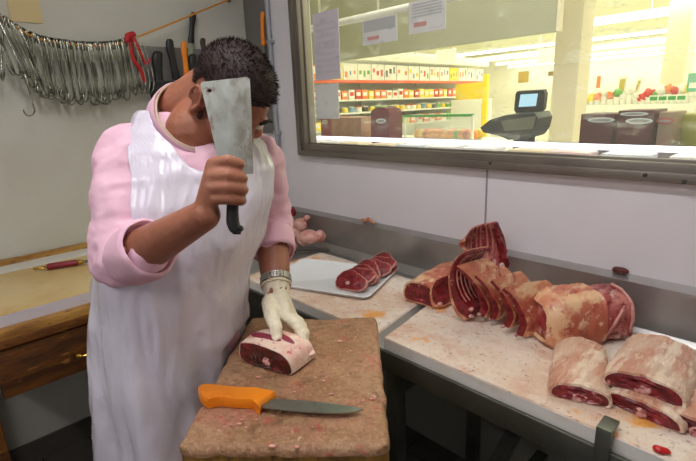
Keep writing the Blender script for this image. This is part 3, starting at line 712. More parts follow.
# sharpening steel with red handle
s0, s1, s2, s3 = OZ(38, 268.5, ZTB + .015), OZ(47, 267, ZTB + .015), OZ(78, 262.5, ZTB + .015), OZ(112, 257, ZTB + .014)
st = thing('sharpening_steel', s1 - V((0, 0, .014)), 'sharpening steel with dark red handle and ring on the old table', 'sharpening steel')
dd = (s2 - s1).normalized()
bb = B(); bb.tube([s1, s1 + dd * .006, s1.lerp(s2, .5), s2 - dd * .006, s2], [.010, .0135, .0125, .0135, .011], 14); obj('handle', bb, M_redh, st)
bb = B(); bb.tube([s2, s2 + dd * .006, s2 + dd * .012, s2 + dd * .02], [.010, .013, .009, .006], 12); obj('collar', bb, M_brass, st)
bb = B(); bb.tube([s2 + dd * .015, s2 + dd * .3], [.0055, .0045], 10); obj('rod', bb, M_chrome, st)
bb = B(); rc_ = s1 - dd * .02
sidev = V((-dd.y, dd.x, 0))
bb.tube([rc_ + (dd * math.cos(a) * .018 + sidev * math.sin(a) * .011) for a in [2 * PI * i / 20 for i in range(21)]], .0028, 6); bb.sph(rc_ - dd * .022, .006); obj('ring', bb, M_brass, st)

# ================================================================== WALL: CORD, HOOKS, KNIVES
XK = XL + .078
cpts = [OX(u, v, XK) for u, v in ((-40, -2), (0, 17), (20, 30), (40, 39), (62, 43), (80, 45), (100, 45.5), (120, 43), (136, 37.5), (170, 24), (200, 11.5), (232, -1.5))]
cpts = [V((XL + .012, cpts[0].y - .03, cpts[0].z + .02))] + cpts + [V((XL + .01, cpts[-1].y + .02, cpts[-1].z + .01))]
cc = crv(cpts, 8)
cr = thing('rope', cc[0], 'ochre cord strung along the wall carrying the meat hooks', 'cord')
bb = B(); bb.tube(cc, .0042, 8); obj('rope_strand', bb, M_cord, cr)
for e in (cc[0], cc[-1]):
    bb = B(); bb.tube([V((XL + .001, e.y, e.z)), V((e.x + .03, e.y, e.z))], .006, 8); bb.ell(e, (V((1, 0, 0)), V((0, 1, 0)), V((0, 0, 1))), (.012, .014, .014), 12, 8); obj('wall_stud', bb, M_bgreen, cr)
# one meat hook at the origin: hung at (0,0,0), shank down
def hook_mesh(ln, rb, nm):
    pts = [V((-.013, 0, -.028))]
    for i in range(9): a = PI + .25 - i / 8 * (PI + .25); pts.append(V((.0 + .0115 * math.cos(a), 0, -.005 + .0115 * math.sin(a))))
    pts += [V((.0115, 0, -.03)), V((.010, .0, -ln * .5)), V((.008, 0, -ln + rb))]
    for i in range(1, 13):
        a = -i / 12 * (PI * .95); pts.append(V((.008 - rb + rb * math.cos(a), 0, -ln + rb + rb * math.sin(a))))
    q = pts[-1]; pts.append(q + V((-.001, 0, .02)))
    bb = B(); bb.tube(pts, [.0034] * (len(pts) - 1) + [.0010], 8); me = bb.mesh(nm); return me
hm = [hook_mesh(.235, .030, 'meat_hook'), hook_mesh(.215, .025, 'meat_hook'), hook_mesh(.25, .034, 'meat_hook')]
# positions along the cord between left edge and the red handle
def at_y(y):
    for a, c in zip(cc, cc[1:]):
        if a.y <= y <= c.y: return a.lerp(c, (y - a.y) / (c.y - a.y))
    return cc[-1]
random.seed(12)
ya_, yb_ = OX(-16, 12, XK).y, OX(138, 38, XK).y
NH = 58
for i in range(NH):
    y = lerp(ya_, yb_, (i + random.uniform(-.35, .35)) / NH)
    c = at_y(y) + V((0, 0, .0075))
    me = hm[random.choice((0, 0, 1, 2))]
    o = bpy.data.objects.new('meat_hook', me); COL.objects.link(o)
    if not me.materials: me.materials.append(M_chrome); me.polygons.foreach_set('use_smooth', [True] * len(me.polygons))
    o.location = c
    yaw = random.uniform(-.75, .75) + (PI if random.random() < .35 else 0)
    o.rotation_euler = (random.uniform(-.05, .05) + (.22 if i < 12 else 0), random.uniform(-.06, .02), yaw)
    tag(o, 'steel meat hook in the packed row hanging from the cord', 'hook', 'meat hooks on the cord')
o = bpy.data.objects.new('meat_hook', hm[2]); COL.objects.link(o); q = OX(20, 82, XK + .02); o.location = q + V((0, 0, .06)); o.rotation_euler = (0, .0, PI * .5)
tag(o, 'single meat hook dangling lowest, below the left end of the row', 'hook', 'meat hooks on the cord')
o.location = OX(23, 74, XK + .03); o.rotation_euler = (0, -.12, PI * .12); o.scale = (1, 1, .62)
# red grip hung at the right end of the hooks
rg = thing('red_hanger', OX(131, 36, XK + .03), 'red plastic hanger hooked over the cord beside the hooks', 'hanger')
def rx(u, v, o=.03): return OX(u, v, XK + o)
bb = B(); bb.chain([(rx(127, 40), .011), (rx(128, 36), .014), (rx(133, 34), .012)]); me = remesh(bb, .003, 2); put('top_knob', me, M_red, rg)
bb = B(); bb.tube(crv([rx(133, 38, .035), rx(139, 50, .035), rx(146, 64, .035)], 5), [.0095] * 5 + [.0085] * 6, 10); bb.tube([rx(146, 64, .035), rx(151, 59, .035)], .006, 8); obj('grip', bb, M_red, rg)
bb = B(); bb.tube(crv([rx(130, 40, .02), rx(133, 58, .02), rx(140, 69, .02), rx(145, 82, .02)], 5), .0085, 10); obj('grip', bb, M_red, rg)
bb = B()
for du in (0, 4, 8): bb.tube(crv([rx(134 + du, 42, .045), rx(141 + du, 60, .045), rx(146 + du, 82, .045), rx(143 + du, 93, .045), rx(137 + du, 92, .045)], 5), .002, 6)
obj('wire', bb, M_chrome, rg)

# knife rack
kr = thing('knife_rack', OX(178, 66, XL), 'grey wall rack holding knives behind the butcher', 'knife rack')
r0, r1 = OX(146, 52, XL + .02), OX(212, 48, XL + .02); zr = (r0.z + r1.z) / 2
bb = B(); bb.box((XL + .010, (r0.y + r1.y) / 2 + .03, zr - .09), (.018, r1.y - r0.y + .1, .20), bevel=.004); obj('rack_body', bb, M_grey, kr)
bb = B(); bb.box((XL + .048, (r0.y + r1.y) / 2 + .03, zr - .20), (.058, r1.y - r0.y + .08, .10), bevel=.006); obj('blade_pocket', bb, M_bplas, kr)
def wall_knife(name, label, u0, v0, u1, v1, r, m, xo=.045, blade_len=.10, bw=.03, flip=False):
    a, c = OX(u0, v0, XL + xo), OX(u1, v1, XL + xo)
    t = thing(name, c, label, 'knife', 'knives on the wall'); d = (c - a).normalized(); ln = (c - a).length; w = V((0, -d.z, d.y))
    bb = B(); rs = []
    for k, f_ in ((0, .55), (.06, .95), (.2, 1.05), (.45, .82), (.75, .88), (.93, 1.1), (1, .9)):
        p_ = a + d * (ln * k); rr2 = r * f_
        rs.append([p_ + w * (rr2 * math.cos(q) * 1.05 + (.3 * r * (1 - k) * (k < .2))) + V((1, 0, 0)) * rr2 * .62 * math.sin(q) for q in [2 * PI * i / 14 for i in range(14)]])
    bb.loft(rs); obj('handle', bb, m, t, True, 60)
    bb = B(); e = c + d * blade_len
    bb.prism([c - w * bw / 2 - d * .01 + V((-.001, 0, 0)), c + w * bw / 2 - d * .01 + V((-.001, 0, 0)), c + w * bw / 2 + d * blade_len * .7 + V((-.001, 0, 0)), e + V((-.001, 0, 0)) - w * bw * .1, c - w * bw / 2 + d * blade_len * .8 + V((-.001, 0, 0))], (.002, 0, 0)); obj('blade', bb, M_kblade, t, False)
    return t
wall_knife('rack_knife', 'leftmost rack knife with thick black handle beside the red hanger', 156, 51, 160, 92, .024, M_bplas, .05)
wall_knife('rack_knife', 'black handled rack knife just left of the orange one', 168, 39, 177, 80, .019, M_bplas, .05)
wall_knife('rack_knife', 'knife with orange handle standing in the wall rack', 183, 41, 187, 78, .0145, M_orange, .05)
wall_knife('rack_knife', 'dark brown handled knife just above the man\'s hair', 202, 38, 205, 60, .014, mat('brown_handle', L(62, 44, 40), .5), .05)
wall_knife('rack_knife', 'short black handle between the orange knife and the man\'s head', 192, 54, 194, 80, .018, M_bplas, .05)
wall_knife('hung_knife', 'black riveted knife hanging highest under the ochre cord', 193, 12, 191, 43, .015, M_bplas, .022, blade_len=.11, bw=.022)
a, c = OY(262, 12, W - .03), OY(263, 46, W - .03)
t = thing('wall_knife', c, 'knife with orange handle on the grey corner panel', 'knife', 'knives on the wall')
bb = B(); d = (c - a).normalized(); rs = []
for k, f_, o2 in ((0, .6, .3), (.08, 1.0, .35), (.18, .9, .1), (.5, .85, 0), (.82, .9, 0), (.92, 1.15, .25), (1, .7, .3)):
    rs.append([a + d * ((c - a).length * k) + V((1, 0, 0)) * (.0145 * f_ * math.cos(q) + .0145 * o2) + V((0, 1, 0)) * .010 * f_ * math.sin(q) for q in [2 * PI * i / 14 for i in range(14)]])
bb.loft(rs); obj('handle', bb, M_orange, t, True, 60)
bb = B(); bb.prism([c + V((-.012, 0, 0)), c + V((.012, 0, 0)), c + V((.012, 0, -.13)), c + V((-.004, 0, -.17))], (0, .002, 0)); obj('blade', bb, M_kblade, t, False)

# ================================================================== THE BUTCHER
UPV = V((0, 0, 1))
man = thing('person', V((-1.09, .39, 0)), 'person in pink shirt and white plastic apron, head bowed, raising a cleaver', 'person')
def yawv(deg): a = math.radians(deg); return V((math.cos(a), math.sin(a), 0))
# torso sections: z, centre x, centre y, half width, half depth, yaw of the front
TORSO = [(.80, -1.085, .405, .156, .116, 12), (.92, -1.085, .408, .160, .120, 10), (1.03, -1.08, .412, .154, .116, 6), (1.13, -1.068, .428, .156, .114, 0),
         (1.24, -1.052, .462, .170, .118, -6), (1.33, -1.05, .49, .176, .112, -10), (1.39, -1.056, .508, .174, .100, -12), (1.44, -1.066, .514, .152, .086, -12), (1.48, -1.082, .516, .118, .070, -12), (1.515, -1.098, .517, .090, .058, -12), (1.55, -1.108, .518, .066, .044, -12)]
def tsec(z):
    T = TORSO
    if z <= T[0][0]: return T[0][1:]
    for a, c in zip(T, T[1:]):
        if z <= c[0]:
            t = (z - a[0]) / (c[0] - a[0]); t = t * t * (3 - 2 * t) * .5 + t * .5
            return tuple(lerp(p, q, t) for p, q in zip(a[1:], c[1:]))
    return T[-1][1:]
def tpt(z, th, off=0, ex=2.3, fw=1, fd=1):
    cx, cy, a, d, yw = tsec(z); f = yawv(yw); l = V((-f.y, f.x, 0))
    c, s_ = math.cos(th), math.sin(th)
    x = math.copysign(abs(c) ** (2 / ex), c) * (d * fd + off); y = math.copysign(abs(s_) ** (2 / ex), s_) * (a * fw + off)
    return V((cx, cy, z)) + f * x + l * y
def torso_loft(b, off, z0, z1, n=40):
    zs = [z0 + (z1 - z0) * i / 30 for i in range(31)]
    b.loft([[tpt(z, 2 * PI * j / n, off) for j in range(n)] for z in zs])
# joints
RS, RE, RW = P(126, 152, 1.06), P(124, 262, .975), P(205, 215, .83)
LS, LE, LW = P(257, 157, 1.20), P(270, 217, 1.33), P(277, 293, 1.2)
# head frame
H = V((-.968, .572, 1.552)); pit = math.radians(50)
hf0 = yawv(4); hl = V((-hf0.y, hf0.x, 0)); hf = hf0 * math.cos(pit) - UPV * math.sin(pit); hu = hf0 * math.sin(pit) + UPV * math.cos(pit)
rl_ = math.radians(4); hu, hl = hu * math.cos(rl_) + hl * math.sin(rl_), hl * math.cos(rl_) - hu * math.sin(rl_)
HX = (hf, hl, hu)
def hp_(f, l, u): return H + hf * f + hl * l + hu * u
body = B()
torso_loft(body, -.010, .80, 1.47)
NB_ = P(192, 132, 1.065)
body.cone(NB_, .060, hp_(-.028, 0, -.045), .06)
body.ell(hp_(-.008, 0, .028), HX, (.097, .076, .088)); body.ell(hp_(.03, 0, -.035), HX, (.062, .06, .075)); body.ell(hp_(.045, 0, -.075), HX, (.043, .046, .042)); body.sph(hp_(.074, 0, -.104), .021)
body.ell(hp_(.075, 0, .022), HX, (.02, .05, .012))
body.cone(hp_(.088, 0, .012), .009, hp_(.109, 0, -.026), .0125)
for s_ in (-1, 1):
    body.sph(hp_(.098, s_ * .011, -.030), .0085, 10); body.ell(hp_(.068, s_ * .04, -.022), HX, (.024, .022, .02)); body.cone(hp_(.03, s_ * .052, -.055), .018, hp_(.06, s_ * .025, -.098), .018)
    body.ell(hp_(.0, s_ * .079, -.008), (hf * .9 + hl * s_ * -.25, hl, hu), (.018, .007, .030)); body.tube([hp_(-.004 + .019 * math.cos(a), s_ * (.084 + .006), -.002 + .029 * math.sin(a)) for a in [PI * (-.3 + 1.5 * i / 12) for i in range(13)]], .0045, 8); body.sph(hp_(.002, s_ * .083, -.034), .009, 10)
body.ell(hp_(.094, 0, -.055), HX, (.01, .024, .007)); body.ell(hp_(.092, 0, -.067), HX, (.011, .02, .007))
body.cone(P(179, 107, 1.10), .050, hp_(-.062, -.005, -.022), .052)
# arms
body.chain([(RS + V((.02, .06, -.01)), .052), (RS + V((0, .01, -.012)), .052), (RS.lerp(RE, .5), .047), (RE, .043)])
body.chain([(RE, .044), (RE.lerp(RW, .3), .0455), (RE.lerp(RW, .7), .035), (RW, .028)])
body.chain([(LS + V((-.01, -.06, -.01)), .052), (LS + V((0, -.01, -.012)), .05), (LS.lerp(LE, .5), .05), (LE, .043)])
body.chain([(LE, .043), (LE.lerp(LW, .3), .049), (LE.lerp(LW, .75), .039), (LW, .031)])
# right hand closed round the cleaver handle
DH = .835
rh = B()
rm = [P(213, 164, .815), P(210.5, 176, .81), (P(210, 188, .81)), P(211, 199, .815)]
for m_ in rm: body.cone(RW, .023, m_, .0125)
body.cone(P(207, 202, .835), .02, P(214, 182, .838), .018)
def fing(pts, rs): body.chain(list(zip([P(*p) for p in pts], rs)))
fing([(213, 164, .815), (228, 160.5, .806), (240, 164, .812)], [.0118, .0110, .0095])
fing([(210.5, 176, .81), (227, 175.5, .799), (241.5, 178, .814), (243, 178.5, .838), (232, 179, .855)], [.0118, .0112, .0108, .0098, .009])
fing([(210, 188, .81), (227, 187.5, .799), (242, 189.5, .814), (243.5, 190, .838), (232, 190, .855)], [.0116, .011, .0106, .0097, .009])
fing([(211, 199, .815), (227, 199, .803), (240, 200.5, .815), (242, 201, .836), (232, 201, .85)], [.0112, .0102, .0098, .009, .0083])
fing([(205, 206, .845), (214, 188, .862), (226, 176, .864), (238, 171, .857)], [.018, .0145, .0118, .010])
# left hand, thumb in front, fingers over the far side of the meat
def left_hand(b, g=0):
    ch = lambda pts, rs: b.chain([(P(*p), r + g) for p, r in zip(pts, rs)])
    mc = [(285, 316, 1.145), (289, 317, 1.165), (291, 317, 1.185), (290, 317, 1.205)]
    for m_ in mc: b.cone(LW, .026 + g, P(*m_), .015 + g)
    b.cone(P(272, 301, 1.185), .02 + g, P(279, 314, 1.16), .02 + g)
    ch([mc[0], (296, 324, 1.125), (302.5, 334, 1.105), (302, 345, 1.09)], [.013, .0115, .0105, .009])
    ch([mc[1], (299, 324, 1.15), (304.5, 334, 1.13), (303, 344, 1.115)], [.013, .0118, .0106, .0092])
    ch([mc[2], (300, 323, 1.175), (304.5, 332, 1.16), (302, 341, 1.15)], [.0125, .0113, .0102, .009])
    ch([mc[3], (298, 321, 1.195), (301, 329, 1.185), (299, 337, 1.18)], [.0115, .010, .009, .008])
    ch([(270, 302, 1.175), (271.5, 316, 1.125), (276, 328, 1.095), (277, 341, 1.075)], [.019, .0155, .0125, .0105])
left_hand(body)
# legs
for s_ in (-1, 1):
    f = yawv(12); l = V((-f.y, f.x, 0)); hipj = V((-1.085, .405, .86)) + l * s_ * .078; kn_ = V((-1.065, .405, .48)) + l * s_ * .09; an = V((-1.09, .405, .08)) + l * s_ * .10
    body.chain([(hipj, .076), (kn_, .054), (kn_.lerp(an, .35), .054), (an, .036)]); body.cone(an + V((0, 0, -.02)), .036, an + f * .15 + V((0, 0, -.05)), .026)
bme = remesh(body, .0036, 4)
put('body', bme, M_skin, man)
# eyes under lowered lids, brows
for s_ in (-1, 1):
    bb = B(); bb.ell(hp_(.077, s_ * .032, .004), HX, (.012, .014, .010)); obj('eye', bb, M_eye, man)
    bb = B(); bb.tube([hp_(.094 - .012 * abs(t - .2), s_ * (.014 + .04 * t), .024 + .008 * math.sin(PI * t)) for t in [i / 8 for i in range(9)]], .004, 6); obj('eyebrow', bb, M_hair, man)
bb = B(); bb.ell(hp_(.099, 0, -.0565), HX, (.008, .021, .004)); bb.ell(hp_(.097, 0, -.066), HX, (.008, .018, .005)); obj('lips', bb, M_lip, man)
# hair: close cap plus short upright strands
random.seed(4)
hb = B()
def scalp(a, e, off=0):
    return hp_(-.008 + (.097 + off) * math.cos(e) * math.cos(a), (.076 + off) * math.cos(e) * math.sin(a), .028 + (.088 + off) * math.sin(e))
def hairline(a):
    c = math.cos(a)
    if c > .55: return .36 + .08 * (c - .55) / .45        # forehead
    if c > .12: return lerp(-.40, .36, (c - .12) / .43)    # temple down to the sideburn
    if c > -.2: return lerp(.06, -.40, (c + .2) / .32) if c > .04 else .10
    return lerp(-.85, .10, max(0, (c + .75) / .55)) if c > -.75 else -.85
NA_, NE = 72, 16
top = hp_(-.008, 0, .028 + .088 + .006)
def hofs(a, e): return .0055 + .005 * max(0, math.sin(e)) + .004 * max(0, math.cos(a)) * max(0, math.sin(e) + .2)
rings = []
for k in range(NE + 1):
    rr_ = []
    for j in range(NA_):
        a = 2 * PI * j / NA_; e0 = hairline(a); e = lerp(e0, PI / 2 * .985, k / NE)
        rr_.append(scalp(a, e, hofs(a, e) * min(1, .25 + k * .35)))
    rings.append(rr_)
inner = [[scalp(2 * PI * j / NA_, lerp(hairline(2 * PI * j / NA_), PI / 2 * .985, k / NE), -.003) for j in range(NA_)] for k in (0, NE)]
hb.loft([inner[1], inner[0]] + rings, cap=True)
hm_ = hb.mesh('hair'); hair = put('hair', hm_, M_hair, man)
hb = B()
for i in range(4200):
    a = random.uniform(0, 2 * PI); se = random.uniform(-.8, 1); e = math.asin(max(-1, min(1, se)))
    if e < hairline(a) + .04: continue
    p0 = scalp(a, e, hofs(a, e) * .6); nrm = (p0 - hp_(-.008, 0, .02)).normalized()
    ln = .003 + .011 * max(0, math.sin(e)) ** .7 * (.6 + .5 * max(0, math.cos(a)))
    d_ = (nrm + hf * .45 * max(0, math.sin(e)) + V((random.uniform(-.35, .35), random.uniform(-.35, .35), random.uniform(-.3, .3)))).normalized()
    u_ = d_.orthogonal().normalized(); w_ = d_.cross(u_); r = .0014
    vs = [hb.bm.verts.new(p0 + (u_ * math.cos(q) + w_ * math.sin(q)) * r) for q in (0, 2.1, 4.2)]; tp_ = hb.bm.verts.new(p0 + d_ * (ln + .004))
    for q in range(3): hb.bm.faces.new((vs[q], vs[(q + 1) % 3], tp_))
put('hair_strands', hb.mesh('hair_strands'), M_hair, hair, False)
# short beard on chin and jaw
hb = B()
for i in range(1500):
    t = random.uniform(-1, 1); a = t * 1.5; q = random.random()
    f_ = lerp(.076, .018, abs(t) ** 1.3) + .018 * (1 - abs(t)) * (1 - q); l_ = .052 * math.sin(a); u_ = lerp(-.118, -.098, q) + .03 * abs(t) ** 2
    p0 = hp_(f_, l_, u_); dd_ = (hf * .5 - hu * .8 + hl * t * .5 + V((random.uniform(-.4, .4),) * 3)).normalized()
    b2 = dd_.orthogonal().normalized(); w_ = dd_.cross(b2)
    vs = [hb.bm.verts.new(p0 - dd_ * .01 + (b2 * math.cos(z) + w_ * math.sin(z)) * .0013) for z in (0, 2.1, 4.2)]; tp_ = hb.bm.verts.new(p0 + dd_ * .009)
    for z in range(3): hb.bm.faces.new((vs[z], vs[(z + 1) % 3], tp_))
put('beard', hb.mesh('beard'), M_hair, man, False)
for s_ in (-1, 1):
    bb = B(); bb.ell(hp_(.018, s_ * .0745, -.032), HX, (.006, .004, .016), 12, 8); obj('sideburn', bb, M_hair, man)
# shirt
sb_ = B(); torso_loft(sb_, .012, .84, 1.528)
sb_.chain([(RS + V((.02, .10, .0)), .056), (RS + V((0, .01, -.008)), .071), (RS.lerp(RE, .35), .068), (RS.lerp(RE, .7), .066), (RE + V((0, 0, .01)), .062)])
RC = RE.lerp(RW, .28)
sb_.chain([(RE + V((0, 0, .008)), .061), (RC, .052)])
sb_.chain([(LS + V((-.02, -.09, 0)), .058), (LS + V((0, 0, -.008)), .066), (LS.lerp(LE, .5), .062), (LE, .060)])
LC = LE.lerp(LW, .36)
sb_.chain([(LE, .060), (LC, .053)])
sme = remesh(sb_, .006, 5)
def arms_w(p):
    return 1.0
armd = lambda p: max(0, min(1, max(.30 - min((p - RE).length, (p - RS.lerp(RE, .5)).length), .30 - min((p - LE).length, (p - LS.lerp(LE, .5)).length)) / .16))
wob(sme, .010, 8, (1.2, 1, .7), 2, True, lambda p: .25 + .75 * armd(p)); wob(sme, .0065, 13, (1.3, .5, 1.3), 5, True, armd); wob(sme, .006, 24, (1.2, .7, 1.2), 7, True, lambda p: max(0, 1 - (p - RE).length / .13) + max(0, 1 - (p - LE).length / .12) + .8 * max(0, 1 - (p - (RS + V((.05, .08, -.08)))).length / .10)); wob(sme, .0018, 45, seed=9)
shirt = put('shirt', sme, M_shirt, man)
def cuff(c, ax, r, ln, name, seed):
    ax = ax.normalized(); u_ = ax.orthogonal().normalized(); w_ = ax.cross(u_); n = 40; bb = B(); rings = []
    for (t, k) in ((-ln, .97), (-ln * .8, 1.04), (-ln * .3, 1.07), (0, 1.08), (.008, 1.03), (.009, .95), (.0, .90), (-.03, .86)):
        rings.append([c + ax * (t + .006 * noise.noise(V((math.cos(a) * 1.5, math.sin(a) * 1.5, seed)))) + (u_ * math.cos(a) + w_ * math.sin(a)) * r * k * (1 + .06 * noise.noise(V((math.cos(a) * 2, math.sin(a) * 2, t * 30 + seed)))) for a in [2 * PI * i / n for i in range(n)]])
    bb.loft(rings, cap=True); return obj(name, bb, M_shirt, shirt, True, 70)
cuff(RE.lerp(RW, .33), RW - RE, .058, .07, 'rolled_cuff', 3)
cuff(LE.lerp(LW, .46), LW - LE, .058, .06, 'rolled_cuff', 8)
# open collar: back edge high on the neck, points low on the chest
cB, cF = P(179, 83, 1.088), P(206, 152, 1.03)
cm_ = (cB + cF) / 2; c1 = (cF - cB) / 2; c2 = V((-c1.y, c1.x, 0)).normalized(); c2 = c2 if c2.y > 0 else -c2
cN = c1.normalized().cross(c2).normalized(); cN = cN if cN.z > 0 else -cN
def collar(off, m, name, par, hi=0, th0=.30):
    n = 48; rings = []
    lo_c = cm_ - cN * .042 - c1.normalized() * .008
    for c, kx1, kx2 in ((lo_c, c1.length * 1.12, .090), (cm_.lerp(lo_c, .5), c1.length * 1.08, .086), (cm_ + cN * hi, c1.length * 1.04, .082), (cm_ + cN * (hi + .003), c1.length * 1.04 - .003, .0805), (cm_ + cN * hi, c1.length * 1.04 - .005, .078), (cm_.lerp(lo_c, .5), c1.length * 1.08 - .005, .081), (lo_c, c1.length * 1.12 - .005, .085)):
        rings.append([c + c1.normalized() * math.cos(a) * (kx1 + off) + c2 * math.sin(a) * (kx2 + off) + V((0, 0, .003 * noise.noise(V((a * 2, 1, off * 99))))) for a in [th0 + (2 * PI - 2 * th0) * i / n for i in range(n + 1)]])
    vs = bb_ = None
    bb_ = B(); vs = bb_.loft(rings, cap=False, closed=False)
    for i in (0, n): bb_.bm.faces.new([v[i] for v in vs])
    return obj(name, bb_, m, par, True, 60)
collar(0, M_shirt, 'collar', shirt)
collar(-.0055, M_cream, 'collar_lining', shirt, .002)
bb = B(); lo_ = cm_ - cN * .03; bb.loft([[c + c1.normalized() * math.cos(a) * k1 + c2 * math.sin(a) * k2 for a in [-1.5 + 3.0 * i / 32 for i in range(33)]] for c, k1, k2 in ((cm_ - cN * .06, c1.length * .98, .072), (cm_ - cN * .022, c1.length * .86, .06), (cm_ - cN * .022, c1.length * .80, .056), (cm_ - cN * .06, c1.length * .9, .066))], cap=False, closed=False); obj('undershirt', bb, M_black, man)
# trousers and clogs
tr_ = B(); torso_loft(tr_, .004, .80, .95)
for s_ in (-1, 1):
    f = yawv(12); l = V((-f.y, f.x, 0)); hipj = V((-1.085, .405, .86)) + l * s_ * .078; kn_ = V((-1.065, .405, .48)) + l * s_ * .09; an = V((-1.09, .405, .10)) + l * s_ * .10
    tr_.chain([(hipj, .088), (kn_, .07), (an, .06)])
me = remesh(tr_, .009, 3); wob(me, .006, 18, (1, 1, .6), 4, True); put('trousers', me, M_trs, man)
for s_ in (-1, 1):
    f = yawv(12); l = V((-f.y, f.x, 0)); an = V((-1.09, .405, .07)) + l * s_ * .10
    bb = B(); bb.ell(an + f * .07 - V((0, 0, .02)), (f, l, UPV), (.15, .052, .05)); me = bb.mesh('clog')
    for v in me.vertices: v.co.z = max(.003, v.co.z)
    put('clog', me, M_shoe, man)
# apron: bib with a deep neck opening, skirt wrapped round the hips
ab = B(); NS, NZ = 130, 170
za, zb_ = 1.535, .36
grid = {}
TMX = [(.3, 2.25), (1.10, 2.2), (1.17, 1.95), (1.24, 1.14), (1.32, 1.0), (1.40, 1.02), (1.46, 1.24), (1.50, 1.7), (1.55, 2.0)]
ZTP = [(0, 1.402), (.12, 1.404), (.22, 1.414), (.32, 1.438), (.40, 1.475), (.46, 1.515), (.50, 1.533), (.6, 1.536), (1.2, 1.53)]
def pw(tab, z):
    if z <= tab[0][0]: return tab[0][1]
    for a, c in zip(tab, tab[1:]):
        if z <= c[0]: return lerp(a[1], c[1], (z - a[0]) / (c[0] - a[0]))
    return tab[-1][1]
def apr(i, j):
    s_ = -1 + 2 * i / NS; z = lerp(pw(ZTP, abs(s_ - .04)), zb_, j / NZ)
    th = s_ * pw(TMX, z)
    if s_ < 0: th *= 1 - .17 * max(0, min(1, (z - 1.16) / .06)) * max(0, min(1, (1.50 - z) / .05))
    low = max(0, min(1, (1.12 - z) / .45))
    fo = .022 + .003 * noise.noise(V((th * 3, z * 6, 2)))
    fo += .007 * (.45 - abs(noise.noise(V((th * 2.2 + z * 3, z * 5 - th, 5))))) + .006 * (.45 - abs(noise.noise(V((th * 5 - z * 6, z * 8 + th, 8))))) + .0025 * (.45 - abs(noise.noise(V((th * 12 + z * 14, z * 16 - th * 3, 3)))))
    fo += low * (.012 + .012 * math.sin(th * 5.5 + 2.5 * noise.noise(V((th * 1.2, z * 1.5, 1)))) + .007 * math.sin(th * 13 + 3 * noise.noise(V((th * 2, z * 2, 4)))))
    fo += .005 * math.exp(-((z - 1.06) / .06) ** 2) * (noise.noise(V((th * 14, z * 5, 0))))
    fl2 = low * (.012 + .02 * max(0, s_))
    zz = z if z > .82 else .82
    p_ = tpt(zz, th, fo + fl2); p_.z = z + .004 * noise.noise(V((th * 2, z * 3, 3)))
    if p_.z < 1.0:      # the cloth lies against the edge of the block
        nb = V((-.735, -.678, 0)); d_ = (p_ - fl_).dot(nb) ; need = .014 * min(1, (1.0 - p_.z) / .03) if p_.z > .97 else .014
        if d_ < need and (p_ - fl_).dot(V((.678, -.735, 0))) > -.06: p_ = p_ + nb * (need - d_) * min(1, (1.0 - p_.z) / .03)
    return p_
ok = lambda i, j: True
for i in range(NS):
    for j in range(NZ):
        if ok(i + .5, j + .5):
            q = []
            for (a, c) in ((i, j), (i, j + 1), (i + 1, j + 1), (i + 1, j)):
                if (a, c) not in grid: grid[(a, c)] = ab.bm.verts.new(apr(a, c))
                q.append(grid[(a, c)])
            ab.bm.faces.new(q)
bmesh.ops.recalc_face_normals(ab.bm, faces=ab.bm.faces[:])
ame = bpy.data.meshes.new('apron'); ab.bm.to_mesh(ame); ab.bm.free()
apron = put('apron', ame, M_apron, man)
so = apron.modifiers.new('thickness', 'SOLIDIFY'); so.thickness = .0016; so.offset = 1
# glove and watch
gb_ = B(); left_hand(gb_, .0022); gb_.cone(LW, .032, LW.lerp(LE, .10), .0355)
gme = remesh(gb_, .0026, 3); wob(gme, .0022, 55, (1, 1, 1), 3, True); glove = put('glove', gme, M_glove, man)
ax = (LE - LW).normalized(); u_ = ax.orthogonal().normalized(); w_ = ax.cross(u_)
bb = B(); gc_ = LW.lerp(LE, .09)
bb.tube([gc_ + (u_ * math.cos(a) + w_ * math.sin(a)) * .037 for a in [2 * PI * i / 36 for i in range(37)]], .0035, 8); obj('glove_rim', bb, M_glove, glove)
wt = B(); wc = LW.lerp(LE, .155)
for i in range(29):
    a = 2 * PI * i / 29; d_ = u_ * math.cos(a) + w_ * math.sin(a); tt = ax.cross(d_)
    R = Matrix((tt, ax, d_)).transposed()
    for q in (-1, 0, 1): wt.box(wc + d_ * .0395 + ax * q * .006, (.0072, .0055, .003), R, .0008)
watch = obj('wristwatch', wt, M_steel, man)
dv = -(FW); d_ = (dv - ax * dv.dot(ax)).normalized() ; d_ = (d_ * .3 + w_ * .9).normalized()
bb = B(); bb.tube([wc + d_ * .038, wc + d_ * .047], .015, 24); obj('watch_case', bb, M_steel, watch)

# ---- the cleaver in his right hand
CO = P(232, 170, DH); kx = DH / F
tl_ = math.radians(10)
CX = (RT * math.cos(tl_) + FW * math.sin(tl_)); CU = -DN; CN = CX.cross(CU)
def cpt(u, v, o=0): return CO + CX * ((u - 232) * kx) + CU * ((170 - v) * kx) + CN * o
cl_ = thing('cleaver', CO, 'broad steel cleaver with black handle raised in the man\'s right hand', 'cleaver')
outline = [(203.2, 83.8), (246.5, 76.2), (249.4, 78.2), (251.2, 110), (253, 173), (243, 174.2), (231, 173.5), (224, 169), (218, 158), (212, 130), (201.6, 86.2)]
bm = bmesh.new()
ov = [bm.verts.new(cpt(u, v, .0012)) for u, v in outline]; hole = [bm.verts.new(cpt(210.3 + 2.3 * math.cos(2 * PI * i / 14), 91.8 + 2.1 * math.sin(2 * PI * i / 14), .0012)) for i in range(14)]
es = [bm.edges.new((ov[i], ov[(i + 1) % len(ov)])) for i in range(len(ov))] + [bm.edges.new((hole[i], hole[(i + 1) % 14])) for i in range(14)]
bmesh.ops.triangle_fill(bm, use_beauty=True, use_dissolve=False, edges=es)
